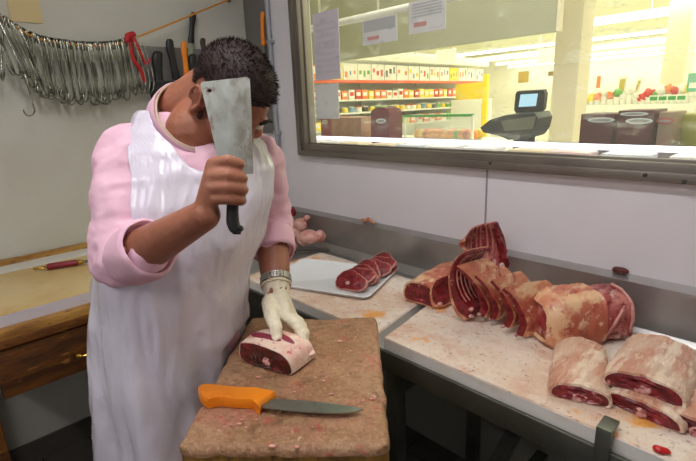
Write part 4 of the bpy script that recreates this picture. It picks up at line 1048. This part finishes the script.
ex_ = bmesh.ops.extrude_face_region(bm, geom=bm.faces[:])
bmesh.ops.translate(bm, vec=CN * -.0026, verts=[g for g in ex_['geom'] if isinstance(g, bmesh.types.BMVert)])
bmesh.ops.recalc_face_normals(bm, faces=bm.faces[:])
me = bpy.data.meshes.new('blade'); bm.to_mesh(me); bm.free(); put('blade', me, M_blade, cl_, False)
hpts = crv([(234.5, 168, 0), (234, 180, 0), (233, 196, 0), (232.5, 212, 0), (233, 223, 0), (235.5, 231, 0)], 5)
bb = B(); rs = []
hw = [6.2, 5.6, 5.8, 6.0, 6.6, 6.0]
for i, p in enumerate(hpts):
    t = i / (len(hpts) - 1); k = t * 5; a = int(min(4, k)); w2 = lerp(hw[a], hw[a + 1], k - a) * kx
    rs.append([cpt(p.x, p.y) + CX * w2 * math.cos(q) + CN * .0095 * math.sin(q) for q in [2 * PI * j / 16 for j in range(16)]])
c_ = cpt(237, 234.5); rs.append([c_ + (p - cpt(235.5, 231)) * .6 for p in rs[-1]])
bb.loft(rs); obj('handle', bb, M_bplas, cl_, True, 60)
bb = B(); bb.ell(cpt(239.5, 228.5), (CX, CU, CN), (4.2 * kx, 3.6 * kx, .009), 14, 8); obj('handle_hook', bb, M_bplas, cl_)

# ================================================================== THE SHOP BEYOND THE WINDOW
S_floor = mat('shop_floor_tile', L(214, 208, 190), .4)
S_wall = mat('shop_wall_paint', L(236, 233, 216), .7)
S_ceil = mat('shop_ceiling_paint', L(226, 226, 200), .8, layers=[(1.2, L(212, 212, 184), .4, .7, .6)])
S_white = mat('white_shelf_metal', L(236, 236, 226), .45)
S_grey = mat('olive_grey_board', L(178, 178, 150), .6, layers=[(2, L(164, 164, 136), .4, .7, .7)])
S_beige = mat('beige_column_paint', L(236, 226, 200), .65)
S_tube = emat('shop_tube', (1, 1, .82, 1), 9)
S_case = emat('case_tube', (.93, .93, 1, 1), 2.6)
S_orange = mat('orange_red_rail', L(232, 96, 40), .45)
S_yel = mat('yellow_board', L(250, 220, 10), .5)
S_green = mat('green_rail', L(60, 150, 70), .4)
S_mar = mat('maroon_carton', L(92, 38, 38), .55, layers=[(14, L(66, 28, 28), .45, .65, .7), (30, L(130, 70, 60), .6, .7, .6)])
S_kraft = mat('brown_carton', L(168, 120, 92), .6, layers=[(20, L(190, 150, 118), .45, .7, .8)])
S_pale = mat('pale_label', L(206, 216, 206), .5)
S_band = mat('oval_band_print', L(150, 150, 140), .5)
S_clear = mat('clear_shield', L(225, 235, 225), .1, transp=.8)
sx0, sx1, sy0, sy1, sh = -9.0, 5.0, W + .12, 15.0, 3.0
def sbox(c, size, m, name, parent=None, bevel=0, rot=None):
    bb = B(); bb.box(c, size, rot, bevel); return obj(name, bb, m, parent)
for nm, c, s_, m in (('floor_shop', ((sx0 + sx1) / 2, (sy0 + sy1) / 2, -.05), (sx1 - sx0, sy1 - sy0, .1), S_floor),
                     ('ceiling_shop', ((sx0 + sx1) / 2, (sy0 + sy1) / 2, sh + .05), (sx1 - sx0, sy1 - sy0, .1), S_ceil),
                     ('wall_far', ((sx0 + sx1) / 2, sy1 + .05, sh / 2), (sx1 - sx0, .1, sh), S_wall),
                     ('wall_shop_left', (sx0 - .05, (sy0 + sy1) / 2, sh / 2), (.1, sy1 - sy0, sh), S_wall),
                     ('wall_shop_right', (sx1 + .05, (sy0 + sy1) / 2, sh / 2), (.1, sy1 - sy0, sh), S_wall),
                     ('wall_shop_front', ((sx0 + XL) / 2 - .06, W + .07, sh / 2), (XL - sx0 - .14, .1, sh), S_wall),
                     ('wall_shop_corner', ((XR + sx1) / 2 + .06, W + .07, sh / 2), (sx1 - XR - .14, .1, sh), S_wall)):
    sbox(c, s_, m, nm)['kind'] = 'structure'
# columns
y = 3.3; pa, pb = OY(556, 30, y), OY(582, 30, y)
sbox(((pa.x + pb.x) / 2, y + .1, sh / 2), (pb.x - pa.x, .2, sh - .002), S_beige, 'column', None, .004)['kind'] = 'structure'
pa, pb = OY(664, 50, 8), OY(688, 50, 8)
sbox(((pa.x + pb.x) / 2, 8.2, sh / 2), (pb.x - pa.x, .4, sh - .002), S_beige, 'column', None, .01)['kind'] = 'structure'
# dropped board over the serving counter, and the rail above it
y = 2.75; a, c = OY(300, 66, y), OY(556, 31, y); zb = OY(430, 49, y).z
sbox(((a.x + c.x) / 2 - .3, y + .02, (zb + sh) / 2), (c.x - a.x + .6, .04, sh - zb - .004), S_grey, 'trim_2')['kind'] = 'structure'
sbox((c.x + .008, y + .02, (zb + sh) / 2), (.014, .05, sh - zb - .004), S_beige, 'trim_3')['kind'] = 'structure'
y = 2.2; a, c = OY(310, 30, y), OY(470, -16, y); zz = OY(338, 23, y).z
rl = thing('sunblind_rail', ((a.x + c.x) / 2, y, zz), 'pale metal rail across the top of the window view', 'rail')
bb = B(); bb.tube([(a.x - .4, y, zz), (c.x, y, zz)], .022, 10); obj('rail', bb, S_white, rl)
for xx in (a.x + .1, (a.x + c.x) / 2, c.x - .1): sbox((xx, y, (zz + sh) / 2), (.02, .02, sh - zz), S_grey, 'hanger', rl)
# ceiling tubes: rows parallel to the window
rows = [(6.2, 2.62), (8.5, 2.60), (10.9, 2.61), (12.6, 2.57), (13.8, 2.52), (14.6, 2.46)]
lab = ['nearest', 'second', 'third', 'fourth', 'fifth', 'farthest']
for i, (y, z) in enumerate(rows):
    t = thing('tube_light', (-2.2, y, z), lab[i] + ' long row of tube lights across the shop ceiling', 'light', 'shop tube lights')
    sbox((-2.2, y, z + .09), (11, .10, .06), S_white, 'housing', t)
    bb = B(); bb.tube([(-7.6, y, z + .035), (3.2, y, z + .035)], .03, 8); obj('tube', bb, S_tube, t)
    for xx in (-6, -2.2, 1.6): sbox((xx, y, (z + .12 + sh) / 2), (.012, .012, sh - z - .12), S_white, 'drop_rod', t)
for i, (x, y) in enumerate(((-5.0, 4.2), (-2.0, 4.2), (1.4, 4.2))):
    l = area('shop_panel_light', (x, y, sh - .06), (1.6, .5), 45, (1, 1, .72), (0, 0, 0))
    t = thing('ceiling_panel', (x, y, sh), ('left', 'middle', 'right')[i] + ' panel lamp on the shop ceiling over the counter aisle', 'light', 'panel lamps')
    sbox((x, y, sh - .02), (1.66, .56, .04), S_white, 'panel_frame', t)
for x, y in ((-6, 8), (-2.5, 8), (1, 8), (-6, 12), (-2.5, 12), (1, 12), (-7.2, 5)):
    area('shop_row_light', (x, y, sh - .03), (2.6, .3), 64, (1, 1, .70), (0, 0, 0))

area('counter_fill_light', (-.9, 2.1, sh - .05), (2.4, .2), 24, (1, 1, .84), (0, 0, 0))  # added fill without a fixture, brightens the dropped board, notices and boxes
# serving counter right behind the glass, with its own tube
sc0 = thing('serving_counter', (-1.0, 2.1, 0), 'low refrigerated serving counter just beyond the window with lit top edge', 'counter')
sbox((-1.05, 2.25, .6), (3.9, 1.3, 1.2), S_white, 'counter_body', sc0, .01)
sbox((-1.05, 2.22, 1.272), (3.9, .95, .025), mat('counter_ledge', L(116, 112, 132), .3, .3), 'top_ledge', sc0, .004)
sbox((-1.05, 2.5, 1.225), (3.9, .05, .07), S_white, 'ledge_support', sc0)
bb = B(); bb.tube([(-2.95, 1.93, 1.338), (.85, 1.93, 1.338)], .011, 10); obj('counter_tube', bb, S_case, sc0)
for xx in (-2.9, -1.6, -.2, .8): sbox((xx, 1.935, 1.312), (.03, .02, .052), S_white, 'tube_socket', sc0)
# packs lying along the near side of the counter
random.seed(5)
pk = [L(236, 200, 206), L(236, 232, 236), L(220, 150, 150), L(240, 222, 190), L(206, 214, 232)]
pm = [mat('wrapped_pack_%d' % i, c, .3) for i, c in enumerate(pk)]
for i in range(18):
    x = -2.75 + i * .19 + random.uniform(-.02, .02)
    j = random.randrange(5)
    o = sbox((x, 1.815, 1.309), (.15, .11, .048), pm[j], 'meat_pack', None, .008)
    tag(o, ('pink', 'white', 'dark pink', 'cream', 'bluish')[j] + ' wrapped pack lying low along the near side of the serving counter', 'pack', 'wrapped packs by the window')

# weighing scale
yS = 2.02
s_c = OY(522, 140, yS)
ws = thing('weighing_scale', (s_c.x, yS, 1.285), 'dark shop scale with blue screen beyond the window', 'scale')
base = [OY(u, v, yS) for u, v in ((487, 127), (496, 119.5), (512, 114.5), (541, 112.5), (544, 118), (541, 130), (536, 137), (515, 139), (506, 135), (490, 131.5))]
bb = B(); bb.loft([[p + V((0, -.06, 0)) for p in base], [p + V((0, .07, .006)) for p in base], [p.lerp(s_c, .06) + V((0, .10, .01)) for p in base]]); me = bb.mesh('scale_body'); put('scale_body', me, M_bgreen, ws, True, 35)
d = [OY(u, v, yS - .065) for u, v in ((501, 121), (536, 116), (533, 129), (505, 131))]
bb = B(); bb.prism(d, (0, -.004, 0)); obj('receipt_panel', bb, mat('scale_panel', L(110, 112, 92), .5), ws, False)
f0 = OY(522, 138, yS).z
sbox((s_c.x, yS + .02, (1.285 + f0) / 2), (.07, .07, max(.02, f0 - 1.285) + .02), M_bplas, 'pedestal', ws, .004)
sbox((s_c.x, yS + .02, 1.29), (.16, .12, .012), M_red, 'foot_plate', ws, .003)
scr = [OY(u, v, yS + .02) for u, v in ((517, 91.5), (543, 90), (545, 94), (543, 110), (541, 112), (516, 113), (514, 110), (515.5, 94))]
bb = B(); bb.prism(scr, (0, .03, .004)); me = bb.mesh('screen_case'); sc_o = put('screen_case', me, M_bplas, ws, False)
d = [OY(u, v, yS + .016) for u, v in ((520.5, 94.5), (537.5, 93.5), (535.5, 106), (518.5, 107))]
bb = B(); bb.prism(d, (0, .005, 0)); obj('screen', bb, emat('scale_screen', (.52, .84, .95, 1), .95), sc_o, False)
bb = B(); p0 = OY(530, 112, yS + .03); bb.tube([p0, p0 + V((0, .02, -.03))], .018, 10); obj('neck', bb, M_bplas, ws)

# cartons standing on the counter
def carton(u0, v0, u1, v1, yy, dep, m, label, oval=None, om=S_pale, name='carton', arch_=False):
    p = OY(u0, v1, yy); q = OY(u1, v0, yy); z0 = 1.2855
    t = thing(name, ((p.x + q.x) / 2, yy + dep / 2, z0), label, 'box', 'boxes on the serving counter')
    if arch_:
        bb = B(); w_ = (q.x - p.x) / 2; cx = (p.x + q.x) / 2; pts = [V((p.x, yy, z0)), V((q.x, yy, z0))] + [V((cx + w_ * math.cos(a), yy, q.z - w_ * .35 + w_ * .5 * math.sin(a))) for a in [PI * i / 12 for i in range(13)]]
        bb.prism(pts, (0, dep, 0)); obj('box_body', bb, m, t, True, 30)
    else:
        sbox(((p.x + q.x) / 2, yy + dep / 2, (z0 + q.z) / 2), (q.x - p.x, dep, q.z - z0), m, 'box_body', t, .003)
    if oval:
        for (uu, v_, ru, rv) in oval:
            c = OY(uu, v_, yy - .001); k = (c - CAM).dot(FW) / F
            bb = B(); pts = [c + V((ru * k * 1.35 * math.cos(a), 0, rv * k * math.sin(a))) for a in [2 * PI * i / 20 for i in range(20)]]
            bb.prism(pts, (0, -.001, 0)); o = obj('printed_oval', bb, om, t, False)
            bb = B(); pts = [c + V((ru * k * 1.0 * math.cos(a), -.0012, rv * k * .5 * math.sin(a))) for a in [2 * PI * i / 20 for i in range(20)]]
            bb.prism(pts, (0, -.0005, 0)); obj('oval_band', bb, S_band, o, False)
    return t
carton(371, 109, 389, 132, 2.12, .12, mat('wine_red_bag', L(108, 26, 46), .45), 'wine red bag with round top and small oval mark', [(381, 121, 5, 2.4)], arch_=True)
carton(321, 117, 331, 131, 2.30, .2, mat('red_box', L(150, 50, 56), .5), 'small red box at the left end of the counter cartons', [(325, 122, 3, 2)])
carton(331.5, 117.5, 341, 132, 2.30, .2, S_kraft, 'first brown carton right of the small red box')
carton(341.5, 117.5, 351, 132, 2.30, .2, S_kraft, 'second brown carton right of the small red box')
carton(351.5, 117.5, 361, 132, 2.30, .2, S_kraft, 'third brown carton, left of the wine red bag')
carton(579, 113.5, 615, 138, 2.35, .2, S_mar, 'low maroon carton beside the column, pale oval on its front', [(601, 120, 9.5, 2.6)])
carton(615.5, 110, 654.5, 138, 2.33, .22, S_mar, 'tallest maroon carton in the middle right, two pale ovals', [(634, 114, 9.5, 2), (639, 121, 9, 3.0)])
carton(656, 112, 676, 138, 2.36, .2, mat('dusty_carton', L(150, 132, 104), .6, layers=[(9, L(168, 110, 96), .5, .7, .7)]), 'dusty brown carton right of the maroon ones', [(665, 121, 5.5, 3)], mat('red_print', L(190, 80, 76), .6))
sbox((OY(690, 120, 2.5).x, 2.6, 1.36), (.22, .2, .15), mat('olive_tub', L(150, 150, 60), .5), 'storage_tub', None, .01)
tag(bpy.data.objects['storage_tub'], 'olive green tub at the far right on the serving counter', 'tub')
# glass-fronted display with green rail behind
gd = thing('glass_display', (-2.0, 3.1, 0), 'glass display case with green rail in front of shelves', 'display case')
sbox((-2.3, 3.15, .62), (1.6, .5, 1.24), S_white, 'case_body', gd, .01)
a, c = OY(405, 116, 3.0), OY(473, 114, 3.0)
sbox(((a.x + c.x) / 2, 3.0, a.z), (c.x - a.x, .04, .018), S_green, 'green_rail', gd, .003)
sbox(((a.x + c.x) / 2, 2.99, (a.z + 1.24) / 2), (c.x - a.x, .006, a.z - 1.24), S_clear, 'glass_front', gd)
for xx in (a.x, c.x): sbox((xx, 3.0, (a.z + 1.24) / 2), (.015, .02, a.z - 1.24), S_white, 'post', gd)
random.seed(8)
fm = [mat('orange_fruit', L(240, 140, 30), .4), mat('yellow_fruit', L(244, 206, 60), .4), mat('red_fruit', L(206, 50, 36), .4), mat('green_fruit', L(120, 170, 60), .4)]
fn = ['orange', 'yellow', 'red', 'green']
for i in range(26):
    j = random.choice((0, 0, 1, 2, 3)); x = lerp(a.x + .06, c.x - .06, (i % 13) / 12); yy = 3.1 + .09 * (i // 13)
    bb = B(); bb.ell(V((x, yy, 1.279 + .0 * i)), (V((1, 0, 0)), V((0, 1, 0)), V((0, 0, 1))), (.042, .042, .039), 12, 8)
    tag(obj('fruit', bb, fm[j]), fn[j] + ' round fruit in the glass display case', 'fruit', 'fruit in the glass display')

# wall shelf unit along the left of the shop
sf = thing('shop_shelf', (-4.7, 6, 0), 'long white shop shelf with orange rail running away at left', 'shelf')
ya, yz = 3.7, 7.8
sbox((-4.98, (ya + yz) / 2, 1.15), (.04, yz - ya, 2.3), S_white, 'back_panel', sf)
sbox((-4.5, (ya + yz) / 2, 1.82), (.03, yz - ya, .04), S_orange, 'orange_rail', sf, .004)
sbox((-4.74, (ya + yz) / 2, 1.835), (.46, yz - ya, .02), S_white, 'shelf_board', sf)
sbox((-4.62, (ya + yz) / 2, 2.14), (.40, yz - ya, .12), S_white, 'top_canopy', sf, .02)
for z in (.9, 1.22, 1.42, 1.585): sbox((-4.72, (ya + yz) / 2, z), (.5, yz - ya, .022), S_white, 'shelf_board', sf, .003)
for yy in (ya + .02, 5.1, 6.4, yz - .02): sbox((-4.96, yy, 1.15), (.05, .04, 2.3), S_white, 'upright', sf)
sbox((-4.485, yz - .015, 1.62), (.03, .03, .42), S_orange, 'end_post', sf)
cm = {'orange': mat('pack_orange', L(240, 130, 50), .45), 'yellow': mat('pack_yellow', L(246, 214, 40), .45), 'white': mat('pack_white', L(238, 236, 226), .45), 'red': mat('pack_red', L(210, 56, 48), .45), 'green': mat('pack_green', L(110, 170, 80), .45), 'dark': mat('pack_dark', L(70, 60, 50), .45), 'blue': mat('pack_blue', L(120, 160, 200), .45)}
random.seed(11)
def shelf_goods(z, h, weights, nm, where, step, n, x=-4.53):
    y = ya + .12
    for i in range(n):
        c = random.choice(weights); hh = h * random.uniform(.8, 1.0); w = step * random.uniform(.72, .9)
        t = thing(nm, (x, y, z), '%s %s standing on the %s' % (c, nm.replace('_', ' '), where), 'goods', where + ' goods')
        if nm == 'jar':
            bb = B(); bb.tube([(x, y, z), (x, y, z + hh * .75), (x, y, z + hh * .8)], [w / 2, w / 2, w / 3], 10); obj('jar_body', bb, cm[c], t, True, 40)
            bb = B(); bb.tube([(x, y, z + hh * .8), (x, y, z + hh)], w / 2.6, 10); obj('lid', bb, cm['white' if c != 'white' else 'red'], t, True, 40)
        else:
            sbox((x, y, z + hh / 2), (.09, w, hh), cm[c], 'pack_body', t, .004)
            sbox((x + .0455, y, z + hh * .55), (.001, w * .7, hh * .4), cm['white' if c not in ('white',) else random.choice(('orange', 'red'))], 'pack_label', t)
        y += step
shelf_goods(1.597, .13, ['yellow', 'orange', 'orange', 'red', 'white', 'white', 'dark'], 'carton_pack', 'shelf under the orange rail', .125, 31)
shelf_goods(1.432, .085, ['yellow', 'green', 'white', 'yellow', 'dark', 'blue'], 'jar', 'middle wall shelf', .13, 30)
shelf_goods(1.232, .12, ['yellow', 'white', 'orange', 'green', 'yellow'], 'food_pack', 'lower wall shelf', .16, 25)
# picture cards above the orange rail
sg = [('orange', 'white'), ('yellow', 'white'), ('white', 'orange'), ('white', 'green'), ('white', 'red'), ('white', 'dark'), ('white', 'orange'), ('white', 'yellow'), ('white', 'green'), ('white', 'orange'), ('white', 'red'), ('yellow', 'green'), ('white', 'orange'), ('white', 'blue'), ('white', 'red')]
y = ya + .1; wcard = .26
ordn = ['first', 'second', 'third', 'fourth', 'fifth', 'sixth', 'seventh', 'eighth', 'ninth', 'tenth', 'eleventh', 'twelfth', 'thirteenth', 'fourteenth', 'fifteenth']
for i, (c, d) in enumerate(sg):
    t = thing('price_card', (-4.5, y + wcard / 2, 1.845), '%s picture card from the left along the orange shelf rail' % ordn[i], 'sign', 'picture cards over the rail')
    sbox((-4.52, y + wcard / 2, 1.945), (.012, wcard * .94, .2), cm[c], 'card', t)
    for q in range(3):
        sbox((-4.513, y + wcard * (.2 + .3 * q), 1.93 + random.uniform(-.03, .05)), (.002, wcard * random.uniform(.10, .2), random.uniform(.04, .09)), cm[d if q != 1 else random.choice(list(cm))], 'printed_patch', t)
    y += wcard + .005
# yellow sign wall, posts, posters
a, c = OY(456, 100, 6.4), OY(488, 82, 6.4)
ys = thing('yellow_sign', ((a.x + c.x) / 2, 6.4, 0), 'bright yellow board on a stand at the end of the shelf', 'sign')
sbox(((a.x + c.x) / 2, 6.4, (a.z + c.z) / 2), (c.x - a.x, .03, c.z - a.z), S_yel, 'board', ys, .004)
e0, e1 = OY(483, 104, 6.3), OY(488.5, 74, 6.3)
sbox(((e0.x + e1.x) / 2, 6.3, e1.z / 2), (e1.x - e0.x, .06, e1.z), S_yel, 'post', ys, .004)
sbox(((a.x + c.x) / 2, 6.4, a.z / 2), (c.x - a.x - .02, .3, a.z - .004), S_white, 'stand', ys, .004)
def hang(name, u0, v0, u1, v1, y, m, label, cat='paper', group=None, d=.002, patches=()):
    p, q = OY(u0, v1, y), OY(u1, v0, y)
    t = thing(name, ((p.x + q.x) / 2, y, p.z), label, cat, group)
    sbox(((p.x + q.x) / 2, y, (p.z + q.z) / 2), (q.x - p.x, d, q.z - p.z), m, 'sheet', t)
    for (a0, b0, a1, b1, mm) in patches:
        sbox((lerp(p.x, q.x, (a0 + a1) / 2), y - d / 2 - .0006, lerp(p.z, q.z, (b0 + b1) / 2)), ((q.x - p.x) * (a1 - a0), .0008, (q.z - p.z) * (b1 - b0)), mm, 'printed_patch', t)
    if cat == 'sign' or y == 5:
        for xx in (lerp(p.x, q.x, .12), lerp(p.x, q.x, .88)): sbox((xx, y, (q.z + sh) / 2), (.006, .006, sh - q.z - .001), S_white, 'hanging_wire', t)
    return t
pr = mat('faint_red_print', L(214, 160, 150), .7); pg = mat('faint_grey_print', L(190, 192, 188), .7); pv = mat('notice_paper_violet', L(212, 206, 214), .7); 
lines = lambda b0, b1, n_, m_: [(.1, lerp(b0, b1, i / n_), .9, lerp(b0, b1, (i + .45) / n_), m_) for i in range(n_)]
G3 = 'notices taped to the window'
YP = W + .0145
hang('paper_notice', 316, 8, 338, 81, YP, pv, 'tall faded notice at the left edge of the window', group=G3, patches=lines(.1, .9, 9, mat('faint_print', L(200, 194, 200), .7)))
hang('paper_notice', 317, 83, 338, 119, YP, M_paper, 'lower plain notice under the tall faded one', group=G3)
hang('paper_notice', 363, 14, 397, 46, YP, M_paper, 'square notice with grey upper half taped to the window', group=G3, patches=[(.04, .52, .96, .97, pg), (.15, .18, .5, .32, pr)])
hang('paper_notice', 409, -6, 446, 35, YP, M_paper, 'right hand notice at the top of the window, curled corner', group=G3, patches=lines(.5, .95, 5, pg) + [(.15, .2, .5, .34, pr)])
hang('hanging_sign', 537, 47, 557, 64, 4.6, S_white, 'white sign hanging left of the near column', 'sign', 'shop signs', .01)
hang('hanging_sign', 436, 48, 456, 64, 5.0, S_white, 'white sign hanging at the end of the picture cards', 'sign', 'shop signs', .01)
hang('shop_poster', 518, 71, 529, 83, 14.99, mat('brown_poster', L(180, 150, 60), .6), 'small brown poster far back left of the scale', 'poster', 'shop posters', .01)
hang('shop_poster', 548, 71, 556, 76, 14.99, mat('dark_poster', L(120, 100, 50), .6), 'small dark poster far back beside the near column', 'poster', 'shop posters', .01)
hang('shop_poster', 686, 72, 712, 92, 5, mat('green_poster', L(90, 170, 140), .6), 'green and white poster at the right edge', 'poster', 'shop posters', .01, [(.1, .2, .9, .5, S_white)])
hang('shop_poster', 596, 76, 601, 88, 14.99, mat('red_mark', L(240, 110, 60), .6), 'orange red mark on the pale wall right of the near column', 'poster', 'shop posters', .01)
# right-hand shelf with flowers and green price strip
rs_ = thing('flower_shelf', (-1.6, 6.4, 0), 'white display shelf with green price strip behind the cartons', 'shelf')
a, c = OY(582, 105, 6.2), OY(697, 99, 6.2)
sbox(((a.x + c.x) / 2, 6.4, a.z / 2), (c.x - a.x, .5, a.z - .02), S_white, 'shelf_body', rs_, .01)
a2, c2 = OY(648, 104, 6.1), OY(686, 96, 6.1)
sbox(((a2.x + c2.x) / 2, 6.13, (a2.z + c2.z) / 2 + .02), (c2.x - a2.x, .02, .07), S_white, 'price_strip', rs_)
for i in range(4): sbox((lerp(a2.x, c2.x, (i + .5) / 4), 6.118, (a2.z + c2.z) / 2 + .02), ((c2.x - a2.x) / 4.8, .004, .04), S_green, 'price_tag', rs_)
random.seed(9)
for i in range(18):
    u = 585 + i * 6.3; p = OY(u, 103, 6.3); cname = random.choice(['orange', 'red', 'yellow', 'white', 'green'])
    hh = random.uniform(.10, .22)
    t = thing('flower_pot', (p.x, 6.3, a.z - .02), '%s topped flower pot in the row on the display shelf' % cname, 'plant', 'flower pots on the display shelf')
    bb = B(); bb.tube([(p.x, 6.3, a.z - .012), (p.x, 6.3, a.z - .012 + hh * .5)], [.03, .042], 10); obj('pot', bb, cm['white'], t)
    bb = B(); bb.sph(V((p.x, 6.3, a.z - .012 + hh * .72)), .05, 10); me = bb.mesh('blossom'); wob(me, .03, 40, seed=i); put('blossom', me, cm[cname], t)
for i, (u0, u1, v0, v1) in enumerate(((615, 627, 76, 98), (629, 638, 78, 98))):
    p, q = OY(u0, v1, 6.45), OY(u1, v0, 6.45)
    t = thing('display_stand', ((p.x + q.x) / 2, 6.45, a.z - .012), ('left', 'right')[i] + ' yellow card stand among the flower pots', 'stand', 'card stands')
    bb = B(); bb.prism([V((p.x, 6.45, a.z - .01)), V((q.x, 6.45, a.z - .01)), V((q.x + .05 * i, 6.5, q.z)), V((p.x + .05 * i, 6.5, q.z))], (0, .01, 0)); obj('card', bb, S_white, t, False)
    bb = B(); bb.prism([V((p.x + .025, 6.44, a.z + .03)), V((q.x - .025, 6.44, a.z + .03)), V((q.x - .025 + .045 * i, 6.485, q.z - .03)), V((p.x + .025 + .045 * i, 6.485, q.z - .03))], (0, .004, 0)); obj('card_print', bb, mat('olive_print%d' % i, L(190, 170, 70), .6), t, False)

SC.world = bpy.data.worlds.new('world'); SC.world.use_nodes = True
SC.world.node_tree.nodes['Background'].inputs[0].default_value = (.8, .8, .8, 1)
SC.world.node_tree.nodes['Background'].inputs[1].default_value = .05
